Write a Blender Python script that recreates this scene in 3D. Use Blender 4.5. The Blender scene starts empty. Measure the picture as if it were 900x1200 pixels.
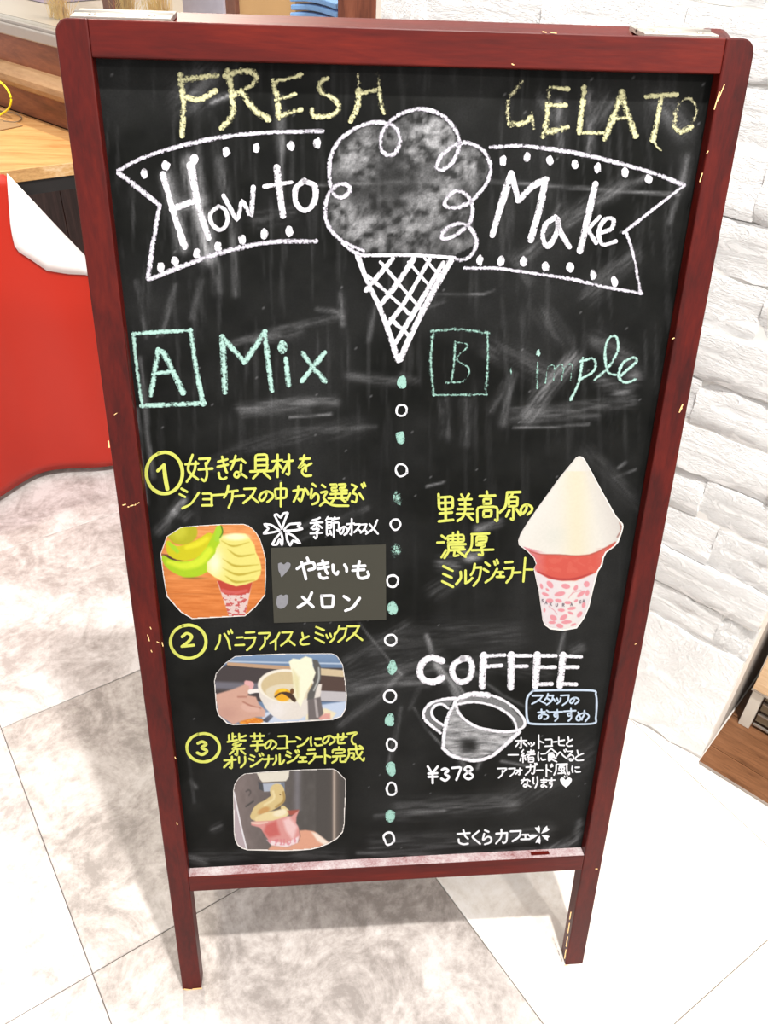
import bpy, bmesh, math, random
import numpy as np
from mathutils import Matrix, Vector
random.seed(7); rng = np.random.default_rng(5)
S = bpy.context.scene; COL = S.collection

# ------------------------------------------------------------ camera, world, light
FPX = 969.64; CAM = np.array([-0.0939, -0.5409, 1.3065]); RX, RY, RZ = 0.90771, -0.03676, -0.07682
def rotm(rx, ry, rz):
    cx, sx, cy, sy, cz, sz = math.cos(rx), math.sin(rx), math.cos(ry), math.sin(ry), math.cos(rz), math.sin(rz)
    X = np.array([[1,0,0],[0,cx,-sx],[0,sx,cx]]); Y = np.array([[cy,0,sy],[0,1,0],[-sy,0,cy]]); Z = np.array([[cz,-sz,0],[sz,cz,0],[0,0,1]])
    return Z @ Y @ X
RM = rotm(RX, RY, RZ)
cd = bpy.data.cameras.new('camera'); cam = bpy.data.objects.new('camera', cd); COL.objects.link(cam)
mm = Matrix(RM.tolist()).to_4x4(); mm.translation = Vector(CAM); cam.matrix_world = mm
cd.sensor_fit = 'HORIZONTAL'; cd.sensor_width = 36; cd.lens = 36 * FPX / 900; cd.clip_start = .02
S.camera = cam
S.view_settings.view_transform = 'Standard'; S.view_settings.look = 'None'; S.view_settings.gamma = 1
S.view_settings.use_curve_mapping = False; S.view_settings.exposure = 0.55
w = bpy.data.worlds.new('world'); S.world = w; w.use_nodes = True
bg = w.node_tree.nodes['Background']; bg.inputs[0].default_value = (1.0, .985, .96, 1); bg.inputs[1].default_value = 0.8
def lamp(name, loc, power, size, color=(1, .96, .9), label=None):
    l = bpy.data.lights.new(name, 'POINT'); l.energy = power; l.shadow_soft_size = size; l.color = color
    o = bpy.data.objects.new(name, l); o.location = loc; COL.objects.link(o); return o
lamp('ceiling_lamp', (.38, -.5, 3.5), 400, .05, (1, .97, .93))
lamp('ceiling_lamp', (1.9, -2.6, 3.3), 170, .12)
lamp('ceiling_lamp', (-2.3, -1.2, 3.2), 45, .15, (1, .95, .9))
lamp('ceiling_lamp', (-.5, 2.04, 2.9), 170, .06, (1, .9, .76))

# ------------------------------------------------------------ calibrated planes (where each thing stands)
LEAN = 0.21253; WB = .6; HB = 1.2269; ST = .0275; TH = .024; REC = .014
SL, CL = math.sin(LEAN), math.cos(LEAN)
BN = np.array([0, -CL, SL]); BU = np.array([0, SL, CL])
def B(u, v, d=0):                     # sign front panel: across, up the lean, out of the face
    return np.array([u, 0, 0]) + v * BU + d * BN
def ray(x, y): return RM @ np.array([(x - 450) / FPX, -(y - 600) / FPX, -1])
def hit(x, y, P, n):
    d = ray(x, y); return CAM + d * (np.dot(np.array(P) - CAM, n) / np.dot(d, n))
def to_board(P, d):                   # vectorised photo-frame point -> (u, v) on the board face
    P = np.asarray(P, float).reshape(-1, 2)
    D = np.stack([(P[:, 0] - 450) / FPX, -(P[:, 1] - 600) / FPX, -np.ones(len(P))], 1) @ RM.T
    t = (np.dot(BN * d - CAM, BN)) / (D @ BN)
    W = CAM + D * t[:, None]
    return np.stack([W[:, 0], (W - BN * d) @ BU], 1)
def from_board(U, d):
    W = U[:, :1] * np.array([1, 0, 0]) + U[:, 1:2] * BU + d * BN
    q = (W - CAM) @ RM
    return np.stack([450 + FPX * q[:, 0] / -q[:, 2], 600 - FPX * q[:, 1] / -q[:, 2]], 1)
TW = -0.80245; P0 = np.array([.515, .455, 0]); WD = np.array([math.cos(TW), math.sin(TW), 0]); WN = np.array([math.sin(TW), -math.cos(TW), 0])
def Wp(s, z, o=0): return P0 + WD * s + WN * o + np.array([0, 0, z])     # wall: along, up, out towards the room
TT = 0.51373; D1 = np.array([math.cos(TT), math.sin(TT), 0]); D2 = np.array([-math.sin(TT), math.cos(TT), 0])

# ------------------------------------------------------------ materials
def srgb(c): 
    c = np.asarray(c, float) / 255.; return np.where(c <= .04045, c / 12.92, ((c + .055) / 1.055) ** 2.4)
def lin(r, g, b): return tuple(srgb((r, g, b)).tolist()) + (1,)
def lind(r, g, b, k=.66): return tuple((srgb((r, g, b)) * k).tolist()) + (1,)
def newmat(name):
    m = bpy.data.materials.new(name); m.use_nodes = True; nt = m.node_tree; return m, nt, nt.nodes['Principled BSDF']
def N(nt, t, **k):
    n = nt.nodes.new(t)
    for a, b in k.items():
        if a in n.inputs: n.inputs[a].default_value = b
        else: setattr(n, a, b)
    return n
def coords(nt, scale=(1, 1, 1), rot=(0, 0, 0), out='Object'):
    tc = N(nt, 'ShaderNodeTexCoord'); mp = N(nt, 'ShaderNodeMapping'); mp.inputs['Scale'].default_value = scale; mp.inputs['Rotation'].default_value = rot
    nt.links.new(tc.outputs[out], mp.inputs['Vector']); return mp.outputs[0]
def noise(nt, vec, scale, detail=4, rough=.55, dist=0):
    n = N(nt, 'ShaderNodeTexNoise'); n.inputs['Scale'].default_value = scale; n.inputs['Detail'].default_value = detail
    n.inputs['Roughness'].default_value = rough; n.inputs['Distortion'].default_value = dist; nt.links.new(vec, n.inputs['Vector']); return n.outputs['Fac']
def ramp(nt, fac, stops):
    r = N(nt, 'ShaderNodeValToRGB'); e = r.color_ramp.elements
    while len(e) < len(stops): e.new(.5)
    for i, (p, c) in enumerate(stops): e[i].position = p; e[i].color = c if len(c) == 4 else tuple(c) + (1,)
    nt.links.new(fac, r.inputs[0]); return r.outputs[0]
def bump(nt, bsdf, h, strength, dist=.002):
    b = N(nt, 'ShaderNodeBump'); b.inputs['Strength'].default_value = strength; b.inputs['Distance'].default_value = dist
    nt.links.new(h, b.inputs['Height']); nt.links.new(b.outputs[0], bsdf.inputs['Normal'])
def plain(name, c, rough=.5, metal=0, var=.12, sc=30, bmp=0):
    m, nt, p = newmat(name); v = coords(nt); n = noise(nt, v, sc)
    c = np.array(c[:3]); col = ramp(nt, n, [(.25, tuple(c * (1 - var))), (.75, tuple(np.minimum(c * (1 + var), 1)))])
    nt.links.new(col, p.inputs['Base Color']); p.inputs['Roughness'].default_value = rough; p.inputs['Metallic'].default_value = metal
    if bmp: bump(nt, p, n, bmp)
    return m
def wood(name, stops, scale, rough=.4, rot=(0, 0, 0), bmp=.1, coat=0, sc=6, spec=.2):
    m, nt, p = newmat(name); v = coords(nt, scale, rot); n = noise(nt, v, sc, 6, .6, .6); n2 = noise(nt, v, sc * 7, 3, .6)
    mx = N(nt, 'ShaderNodeMath', operation='MULTIPLY_ADD'); nt.links.new(n2, mx.inputs[0]); mx.inputs[1].default_value = .35; nt.links.new(n, mx.inputs[2])
    sb = N(nt, 'ShaderNodeMath', operation='SUBTRACT'); nt.links.new(mx.outputs[0], sb.inputs[0]); sb.inputs[1].default_value = .17
    nt.links.new(ramp(nt, sb.outputs[0], stops), p.inputs['Base Color']); p.inputs['Roughness'].default_value = rough
    p.inputs['Coat Weight'].default_value = coat; p.inputs['Coat Roughness'].default_value = .25
    p.inputs['Specular IOR Level'].default_value = spec; bump(nt, p, n2, bmp, .0006); return m
M = {}
M['frame'] = wood('mahogany_stain', [(.3, lin(50, 8, 6)), (.55, lin(72, 12, 7)), (.8, lin(88, 19, 9))], (6, 6, .6), .42, bmp=.15, coat=.06, sc=8)
M['frame_h'] = wood('mahogany_stain_rail', [(.3, lin(56, 8, 6)), (.55, lin(78, 13, 7)), (.8, lin(98, 22, 9))], (.6, 6, 6), .42, bmp=.15, coat=.06, sc=8)
M['chip'] = plain('bare_wood_chip', lin(235, 190, 130), .7)
M['metal'] = plain('brushed_metal', lin(176, 170, 162), .35, .7, .06)
M['rawtop'] = plain('dusty_top_wood', lin(140, 98, 88), .6)
def dusty():
    m, nt, p = newmat('dusty_ledge'); v = coords(nt); n = noise(nt, v, 25, 5, .65); n2 = noise(nt, v, 400, 3)
    a = N(nt, 'ShaderNodeMath', operation='MULTIPLY_ADD'); nt.links.new(n2, a.inputs[0]); a.inputs[1].default_value = .35; nt.links.new(n, a.inputs[2])
    nt.links.new(ramp(nt, a.outputs[0], [(.45, lind(150, 95, 95)), (.62, lind(190, 158, 160)), (.85, lind(225, 214, 214))]), p.inputs['Base Color'])
    p.inputs['Roughness'].default_value = .9; return m
M['ledge'] = dusty()
def boardmat():
    m, nt, p = newmat('blackboard'); v = coords(nt); at = N(nt, 'ShaderNodeAttribute', attribute_name='dust')
    n = noise(nt, v, 600, 3, .7); n2 = noise(nt, v, 60, 4)
    k = N(nt, 'ShaderNodeMath', operation='MULTIPLY_ADD'); nt.links.new(n, k.inputs[0]); k.inputs[1].default_value = 1.6; k.inputs[2].default_value = .2
    f = N(nt, 'ShaderNodeVectorMath', operation='SCALE'); nt.links.new(at.outputs['Color'], f.inputs[0]); nt.links.new(k.outputs[0], f.inputs['Scale'])
    base = ramp(nt, n2, [(.3, lin(7, 8, 7)), (.7, lin(12, 13, 11))])
    ad = N(nt, 'ShaderNodeVectorMath', operation='ADD'); nt.links.new(base, ad.inputs[0]); nt.links.new(f.outputs[0], ad.inputs[1])
    nt.links.new(ad.outputs[0], p.inputs['Base Color']); p.inputs['Roughness'].default_value = .6; p.inputs['Specular IOR Level'].default_value = .1; return m
M['board'] = boardmat()
def chalk(name, c, cover=.5, grain=430):
    m, nt, p = newmat(name); v = coords(nt); n = noise(nt, v, grain, 3, .75); n2 = noise(nt, v, 90, 2)
    uv = N(nt, 'ShaderNodeUVMap'); sp = N(nt, 'ShaderNodeSeparateXYZ'); nt.links.new(uv.outputs[0], sp.inputs[0])
    a = N(nt, 'ShaderNodeMath', operation='SUBTRACT'); nt.links.new(sp.outputs[1], a.inputs[0]); a.inputs[1].default_value = .5
    b = N(nt, 'ShaderNodeMath', operation='ABSOLUTE'); nt.links.new(a.outputs[0], b.inputs[0])
    c2 = N(nt, 'ShaderNodeMath', operation='MULTIPLY_ADD'); nt.links.new(b.outputs[0], c2.inputs[0]); c2.inputs[1].default_value = -.55; c2.inputs[2].default_value = cover - .32
    d = N(nt, 'ShaderNodeMath', operation='ADD'); nt.links.new(c2.outputs[0], d.inputs[0]); nt.links.new(n, d.inputs[1])
    d2 = N(nt, 'ShaderNodeMath', operation='MULTIPLY_ADD'); nt.links.new(n2, d2.inputs[0]); d2.inputs[1].default_value = .35; nt.links.new(d.outputs[0], d2.inputs[2])
    f = N(nt, 'ShaderNodeMapRange'); nt.links.new(d2.outputs[0], f.inputs['Value']); f.inputs['From Min'].default_value = .58; f.inputs['From Max'].default_value = .80
    p.inputs['Base Color'].default_value = c; p.inputs['Roughness'].default_value = .95; p.inputs['Specular IOR Level'].default_value = .1
    tr = N(nt, 'ShaderNodeBsdfTransparent'); mx = N(nt, 'ShaderNodeMixShader')
    nt.links.new(f.outputs[0], mx.inputs[0]); nt.links.new(tr.outputs[0], mx.inputs[1]); nt.links.new(p.outputs[0], mx.inputs[2])
    nt.links.new(mx.outputs[0], nt.nodes['Material Output'].inputs['Surface']); return m
M['ch_white'] = chalk('white_chalk', lind(234, 229, 242, .6), .52)
M['ch_heavy'] = chalk('heavy_white_chalk', lind(240, 237, 245, .62), .60)
M['ch_yellow'] = chalk('yellow_chalk', lind(228, 224, 176), .47)
M['ch_yellow2'] = chalk('worn_yellow_chalk', lind(224, 218, 176), .33)
M['ch_mint'] = chalk('mint_chalk', lind(178, 216, 206), .52)
M['ch_mintd'] = chalk('solid_mint_chalk', lind(165, 210, 198, .6), .58)
M['ch_mint2'] = chalk('worn_mint_chalk', lind(162, 204, 192), .38)
M['ch_faint'] = chalk('faint_chalk', lind(190, 190, 195), .28)
M['mk_yellow'] = plain('yellow_marker', lind(206, 210, 92), .7, 0, .1, 120)
M['mk_white'] = plain('white_marker', lind(236, 236, 242), .7, 0, .05, 120)
M['mk_blue'] = plain('pale_blue_marker', lind(190, 205, 225), .7, 0, .08, 120)
M['mk_grey'] = plain('grey_marker', lind(135, 135, 142), .7, 0, .08, 200)
M['ink'] = plain('grey_ink', lind(120, 105, 115), .7)
M['card'] = plain('dark_card', lind(60, 58, 45, .5), .75, 0, .05, 20)
M['paper'] = plain('print_paper', lind(238, 232, 228), .55, 0, .02)
def printed():
    m, nt, p = newmat('printed_photo'); at = N(nt, 'ShaderNodeAttribute', attribute_name='print'); v = coords(nt)
    n = noise(nt, v, 300, 2); k = N(nt, 'ShaderNodeMath', operation='MULTIPLY_ADD'); nt.links.new(n, k.inputs[0]); k.inputs[1].default_value = .12; k.inputs[2].default_value = .92
    f = N(nt, 'ShaderNodeVectorMath', operation='SCALE'); nt.links.new(at.outputs['Color'], f.inputs[0]); nt.links.new(k.outputs[0], f.inputs['Scale'])
    nt.links.new(f.outputs[0], p.inputs['Base Color']); p.inputs['Roughness'].default_value = .45; p.inputs['Specular IOR Level'].default_value = .3; return m
M['print'] = printed()
def tilemat(name, a, b, c):
    m, nt, p = newmat(name); v = coords(nt); n = noise(nt, v, 9, 10, .74, .7); n2 = noise(nt, v, 55, 6, .7); n3 = noise(nt, v, 2.2, 3)
    k = N(nt, 'ShaderNodeMath', operation='MULTIPLY_ADD'); nt.links.new(n2, k.inputs[0]); k.inputs[1].default_value = .45; nt.links.new(n, k.inputs[2])
    k2 = N(nt, 'ShaderNodeMath', operation='MULTIPLY_ADD'); nt.links.new(n3, k2.inputs[0]); k2.inputs[1].default_value = .3; nt.links.new(k.outputs[0], k2.inputs[2])
    nt.links.new(ramp(nt, k2.outputs[0], [(.74, a), (.88, b), (1.0, c)]), p.inputs['Base Color']); p.inputs['Roughness'].default_value = .45
    bump(nt, p, n2, .3, .0008); return m
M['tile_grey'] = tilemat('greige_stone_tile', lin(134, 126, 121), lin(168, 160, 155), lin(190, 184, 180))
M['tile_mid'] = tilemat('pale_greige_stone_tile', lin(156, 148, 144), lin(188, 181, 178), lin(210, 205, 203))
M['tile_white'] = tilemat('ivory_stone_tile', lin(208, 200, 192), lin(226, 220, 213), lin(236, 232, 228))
M['grout'] = plain('dark_joint', lin(138, 130, 124), .9)
def brickmat():
    m, nt, p = newmat('white_painted_brick'); v = coords(nt, (1, 1, 3.2)); n = noise(nt, v, 22, 8, .72, .8); n2 = noise(nt, v, 130, 4, .7)
    k = N(nt, 'ShaderNodeMath', operation='MULTIPLY_ADD'); nt.links.new(n2, k.inputs[0]); k.inputs[1].default_value = .3; nt.links.new(n, k.inputs[2])
    p.inputs['Base Color'].default_value = lin(243, 242, 241); p.inputs['Roughness'].default_value = .8
    rr_ = N(nt, 'ShaderNodeMapRange'); nt.links.new(k.outputs[0], rr_.inputs['Value']); rr_.inputs['From Min'].default_value = .5; rr_.inputs['From Max'].default_value = .72; bump(nt, p, rr_.outputs[0], .75, .005); return m
M['brick'] = brickmat()
M['mortar'] = plain('white_painted_mortar', lin(222, 219, 215), .85, 0, .04)
M['plaster'] = plain('greige_plaster', lin(160, 154, 148), .8, 0, .04, 12, .1)
M['riser'] = wood('brown_panel_wood', [(.3, lin(96, 52, 32)), (.55, lin(126, 72, 46)), (.8, lin(150, 92, 58))], (1, 1, 6), .4, sc=5)
M['riser_dk'] = wood('dark_panel_wood', [(.3, lin(58, 38, 34)), (.55, lin(82, 56, 50)), (.8, lin(104, 76, 68))], (8, 8, 1), .55, sc=5)
M['ledge_wd'] = wood('pale_ledge_wood', [(.3, lin(128, 96, 66)), (.55, lin(156, 122, 88)), (.8, lin(174, 140, 104))], (1, 1, 5), .5, sc=5)
M['table'] = wood('laminated_pine', [(.25, lin(156, 106, 58)), (.5, lin(188, 140, 88)), (.8, lin(204, 162, 108))], (1.2, 9, 1), .35, rot=(0, 0, TT * 0), sc=4)
M['table_edge'] = wood('worn_pine_edge', [(.3, lin(150, 112, 70)), (.55, lin(186, 146, 96)), (.75, lin(205, 180, 145))], (3, 3, 8), .6, sc=6)
M['black'] = plain('black_steel', lin(26, 24, 24), .5)
M['red'] = plain('red_vinyl', lin(172, 34, 14), .42, 0, .05, 4)
M['white'] = plain('white_vinyl_back', lin(236, 230, 228), .5, 0, .02, 6)
M['yellow'] = plain('yellow_cord', lin(240, 222, 30), .4)
M['grey_cord'] = plain('grey_cord', lin(110, 90, 70), .5)
M['mat'] = plain('patch_brown', lin(150, 116, 78), .7)
M['plat'] = plain('grey_counter', lin(150, 136, 124), .35, 0, .05, 8)
M['alu'] = plain('pale_aluminium_trim', lin(150, 142, 136), .4, .4, .04)
M['post'] = wood('brown_post_wood', [(.3, lin(82, 42, 30)), (.55, lin(112, 62, 44)), (.8, lin(134, 80, 58))], (8, 8, 1), .5, sc=5)
M['grass'] = plain('dried_grass', lin(216, 180, 112), .8, 0, .2, 60)
M['card_box'] = plain('cardboard', lin(196, 148, 96), .8, 0, .08, 12)
M['lav'] = plain('lavender_print', lin(168, 160, 178), .6, 0, .15, 20)
M['violet'] = plain('violet_cloth', lin(112, 96, 112), .8, 0, .2, 15)
M['bluecloth'] = plain('blue_cloth', lin(120, 160, 215), .8, 0, .15, 40)
M['oak'] = wood('pale_oak_door', [(.3, lin(196, 160, 122)), (.55, lin(214, 182, 146)), (.8, lin(226, 198, 166))], (2, 2, 14), .45, sc=4)
M['plank'] = wood('brown_floor_plank', [(.3, lin(84, 54, 34)), (.55, lin(118, 80, 54)), (.8, lin(142, 102, 72))], (1, 9, 1), .4, sc=6)
M['wood_dark'] = plain('dark_interior', lin(60, 48, 40), .8)
M['slatm'] = plain('bronze_slat', lin(120, 104, 82), .5)
M['cream'] = plain('cream_lacquer', lin(206, 198, 186), .45, 0, .03)
def glassmat():
    m, nt, p = newmat('window_glass'); g = N(nt, 'ShaderNodeBsdfGlossy'); g.inputs['Roughness'].default_value = .02; t = N(nt, 'ShaderNodeBsdfTransparent'); f = N(nt, 'ShaderNodeFresnel'); f.inputs['IOR'].default_value = 1.35
    v = coords(nt); nz = noise(nt, v, 3); t.inputs[0].default_value = (.95, .97, .96, 1); mx = N(nt, 'ShaderNodeMixShader')
    ge = N(nt, 'ShaderNodeNewGeometry'); inv = N(nt, 'ShaderNodeMath', operation='SUBTRACT'); inv.inputs[0].default_value = 1; nt.links.new(ge.outputs['Backfacing'], inv.inputs[1]); mu = N(nt, 'ShaderNodeMath', operation='MULTIPLY'); nt.links.new(f.outputs[0], mu.inputs[0]); nt.links.new(inv.outputs[0], mu.inputs[1]); nt.links.new(mu.outputs[0], mx.inputs[0]); nt.links.new(t.outputs[0], mx.inputs[1]); nt.links.new(g.outputs[0], mx.inputs[2]); nt.links.new(mx.outputs[0], nt.nodes['Material Output'].inputs['Surface']); return m
M['glass'] = glassmat()

# ------------------------------------------------------------ object helpers
def mk(name, verts, faces, mat, parent=None, uv=None, loc=(0, 0, 0), smooth=False):
    me = bpy.data.meshes.new(name); me.from_pydata([tuple(map(float, v)) for v in verts], [], faces)
    if mat is not None: me.materials.append(M[mat] if isinstance(mat, str) else mat)
    if uv is not None:
        l = me.uv_layers.new(name='UVMap'); vi = np.empty(len(me.loops), int); me.loops.foreach_get('vertex_index', vi)
        l.data.foreach_set('uv', np.asarray(uv, np.float32)[vi].ravel())
    if smooth: me.shade_smooth()
    me.update(); o = bpy.data.objects.new(name, me); COL.objects.link(o); o.location = loc
    if parent is not None: o.parent = parent
    return o
def tag(o, label=None, cat=None, group=None, kind=None):
    if label: o['label'] = label
    if cat: o['category'] = cat
    if group: o['group'] = group
    if kind: o['kind'] = kind
    return o
def empty(name, loc, label=None, cat=None, group=None, kind=None):
    o = bpy.data.objects.new(name, None); COL.objects.link(o); o.location = tuple(map(float, loc)); o.empty_display_size = .05; return tag(o, label, cat, group, kind)
def bevel_obj(o, wd=.002, seg=2):
    m = o.modifiers.new('bevel', 'BEVEL'); m.width = wd; m.segments = seg; m.limit_method = 'ANGLE'; return o
def prism(name, pts3, offset, mat, parent=None, bev=0, loc0=(0, 0, 0)):
    """extrude a closed planar outline by a vector"""
    n = len(pts3); off = np.array(offset); l0 = np.array(loc0, float)
    v = [np.array(p) - l0 for p in pts3] + [np.array(p) + off - l0 for p in pts3]
    f = [list(range(n)), list(range(2 * n - 1, n - 1, -1))] + [[i, (i + 1) % n + 0, (i + 1) % n + n, i + n][::-1] for i in range(n)]
    o = mk(name, v, f, mat, parent)
    bm = bmesh.new(); bm.from_mesh(o.data); bmesh.ops.recalc_face_normals(bm, faces=bm.faces); bm.to_mesh(o.data); bm.free()
    if bev: bevel_obj(o, bev)
    return o
def obox(name, o, a, b, c, mat, parent=None, bev=0, loc0=(0, 0, 0)):
    """box from corner o with edge vectors a, b, c"""
    o, a, b, c = map(lambda q: np.array(q, float), (o, a, b, c))
    return prism(name, [o, o + a, o + a + b, o + b], c, mat, parent, bev, loc0)
def wbox(name, s0, s1, z0, z1, o0, o1, mat, parent=None, bev=0, loc0=(0, 0, 0)):
    return obox(name, Wp(s0, z0, o0), WD * (s1 - s0), np.array([0, 0, z1 - z0]), WN * (o1 - o0), mat, parent, bev, loc0)
def tube(name, pts, r, mat, parent=None, seg=10, closed=False):
    pts = np.array(pts, float); pts = catmull(pts, 6) if len(pts) > 2 else pts
    v, f = [], []; n = len(pts)
    for i in range(n):
        t = pts[min(i + 1, n - 1)] - pts[max(i - 1, 0)]; t /= np.linalg.norm(t) + 1e-12
        a = np.cross(t, [0, 0, 1.]); 
        if np.linalg.norm(a) < 1e-3: a = np.cross(t, [1., 0, 0])
        a /= np.linalg.norm(a); b = np.cross(t, a)
        for k in range(seg): 
            an = 2 * math.pi * k / seg; v.append(pts[i] + r * (math.cos(an) * a + math.sin(an) * b))
    for i in range(n - 1):
        for k in range(seg): f.append([i * seg + k, i * seg + (k + 1) % seg, (i + 1) * seg + (k + 1) % seg, (i + 1) * seg + k])
    f.append(list(range(seg))[::-1]); f.append([(n - 1) * seg + k for k in range(seg)])
    return mk(name, v, f, mat, parent, smooth=True)
def catmull(P, k=6):
    P = np.asarray(P, float); Q = np.vstack([2 * P[0] - P[1], P, 2 * P[-1] - P[-2]]); out = []
    for i in range(1, len(Q) - 2):
        for j in range(k):
            t = j / k; out.append(.5 * (2 * Q[i] + (Q[i + 1] - Q[i - 1]) * t + (2 * Q[i - 1] - 5 * Q[i] + 4 * Q[i + 1] - Q[i + 2]) * t * t + (-Q[i - 1] + 3 * Q[i] - 3 * Q[i + 1] + Q[i + 2]) * t ** 3))
    out.append(Q[-2]); return np.array(out)

# ------------------------------------------------------------ strokes: pen lines laid on the board face
def parse(s): return np.array([[float(a) for a in p.split(',')] for p in s.split()])
def softpoly(P, r=.18):
    if len(P) < 3: return P
    out = [P[0]]
    for i in range(1, len(P) - 1):
        a, b, c = P[i - 1], P[i], P[i + 1]
        out += [b + (a - b) * r, b + (a - b) * r * .25 + (c - b) * r * .25, b + (c - b) * r]
    out.append(P[-1]); return np.array(out)
class Pen:
    def __init__(s, d=-REC + .0006): s.v, s.f, s.uv, s.d, s.h, s.k = [], [], [], d, [], 0
    def line(s, P, wpx, smooth=True, jit=.0):
        P = np.asarray(P, float)
        P = catmull(P, 6) if (smooth and len(P) > 2) else softpoly(P)
        keep = [0] + [i for i in range(1, len(P)) if np.linalg.norm(P[i] - P[i - 1]) > 1e-4]; P = P[keep]; n = len(P)
        if n < 2: return
        wv = np.full(n, wpx / 2.)
        if jit: wv *= 1 + jit * np.interp(np.linspace(0, 1, n), np.linspace(0, 1, max(3, n // 3)), rng.uniform(-1, 1, max(3, n // 3)))
        T = np.empty_like(P); T[1:-1] = P[2:] - P[:-2]; T[0] = P[1] - P[0]; T[-1] = P[-1] - P[-2]
        L = np.linalg.norm(T, axis=1)
        for i in range(n):
            if L[i] < 1e-4: T[i] = P[min(i + 1, n - 1)] - P[i]
        T /= np.linalg.norm(T, axis=1)[:, None] + 1e-9; Nn = np.stack([-T[:, 1], T[:, 0]], 1)
        rows = []
        capN = 3
        for k in range(capN, 0, -1):
            a = k / capN * math.pi / 2 * .98; rows.append((P[0] - T[0] * wv[0] * math.sin(a), Nn[0] * wv[0] * math.cos(a), -1))
        for i in range(n): rows.append((P[i], Nn[i] * wv[i], i))
        for k in range(1, capN + 1):
            a = k / capN * math.pi / 2 * .98; rows.append((P[-1] + T[-1] * wv[-1] * math.sin(a), Nn[-1] * wv[-1] * math.cos(a), n))
        b = len(s.v)
        for j, (c, nn, i) in enumerate(rows):
            s.v += [c + nn, c - nn]; q = np.linalg.norm(nn) / (wpx / 2.) * .5
            s.uv += [(j, .5 + min(q, .5)), (j, .5 - min(q, .5))]
        for j in range(len(rows) - 1): s.f.append([b + 2 * j, b + 2 * j + 1, b + 2 * j + 3, b + 2 * j + 2])
        s.lift()
    def lift(s):
        s.h += [s.k * .000012] * (len(s.v) - len(s.h)); s.k += 1
    def blob(s, P, smooth=True):
        P = np.asarray(P, float)
        if smooth: P = catmull(np.vstack([P, P[:1]]), 5)[:-1]
        b = len(s.v); c = P.mean(0); n = len(P); s.v.append(c); s.uv.append((0, .5))
        for p in P: s.v.append(p); s.uv.append((0, .86))
        for i in range(n): s.f.append([b, b + 1 + i, b + 1 + (i + 1) % n])
        s.lift()
    def glyph(s, g, box, wpx, jit=.1):
        x0, y0, x1, y1 = box
        for st in g.split(';'):
            sm = st.startswith('~'); P = parse(st.lstrip('~')) / 100.
            P = P + rng.normal(0, .008, P.shape)
            P = P * [x1 - x0, y1 - y0] + [x0, y0]; s.line(P, wpx, sm, jit)
    def build(s, name, mat, parent, label=None):
        U = to_board(np.array(s.v), s.d); V = U[:, :1] * np.array([1., 0, 0]) + U[:, 1:2] * BU + (s.d + np.array(s.h)[:, None]) * BN
        o = mk(name, V, s.f, mat, parent, uv=s.uv)
        # face the viewer
        bm = bmesh.new(); bm.from_mesh(o.data); bm.normal_update()
        bad = [f for f in bm.faces if f.normal.dot(Vector(BN)) < 0]; bmesh.ops.reverse_faces(bm, faces=bad); bm.to_mesh(o.data); bm.free()
        if label: o['label'] = label
        return o
def crop(ox, oy, sc):
    def f(s, **k):
        P = parse(s) if isinstance(s, str) else np.asarray(s, float)
        return P / sc + [ox, oy]
    f.sc = sc; return f
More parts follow.
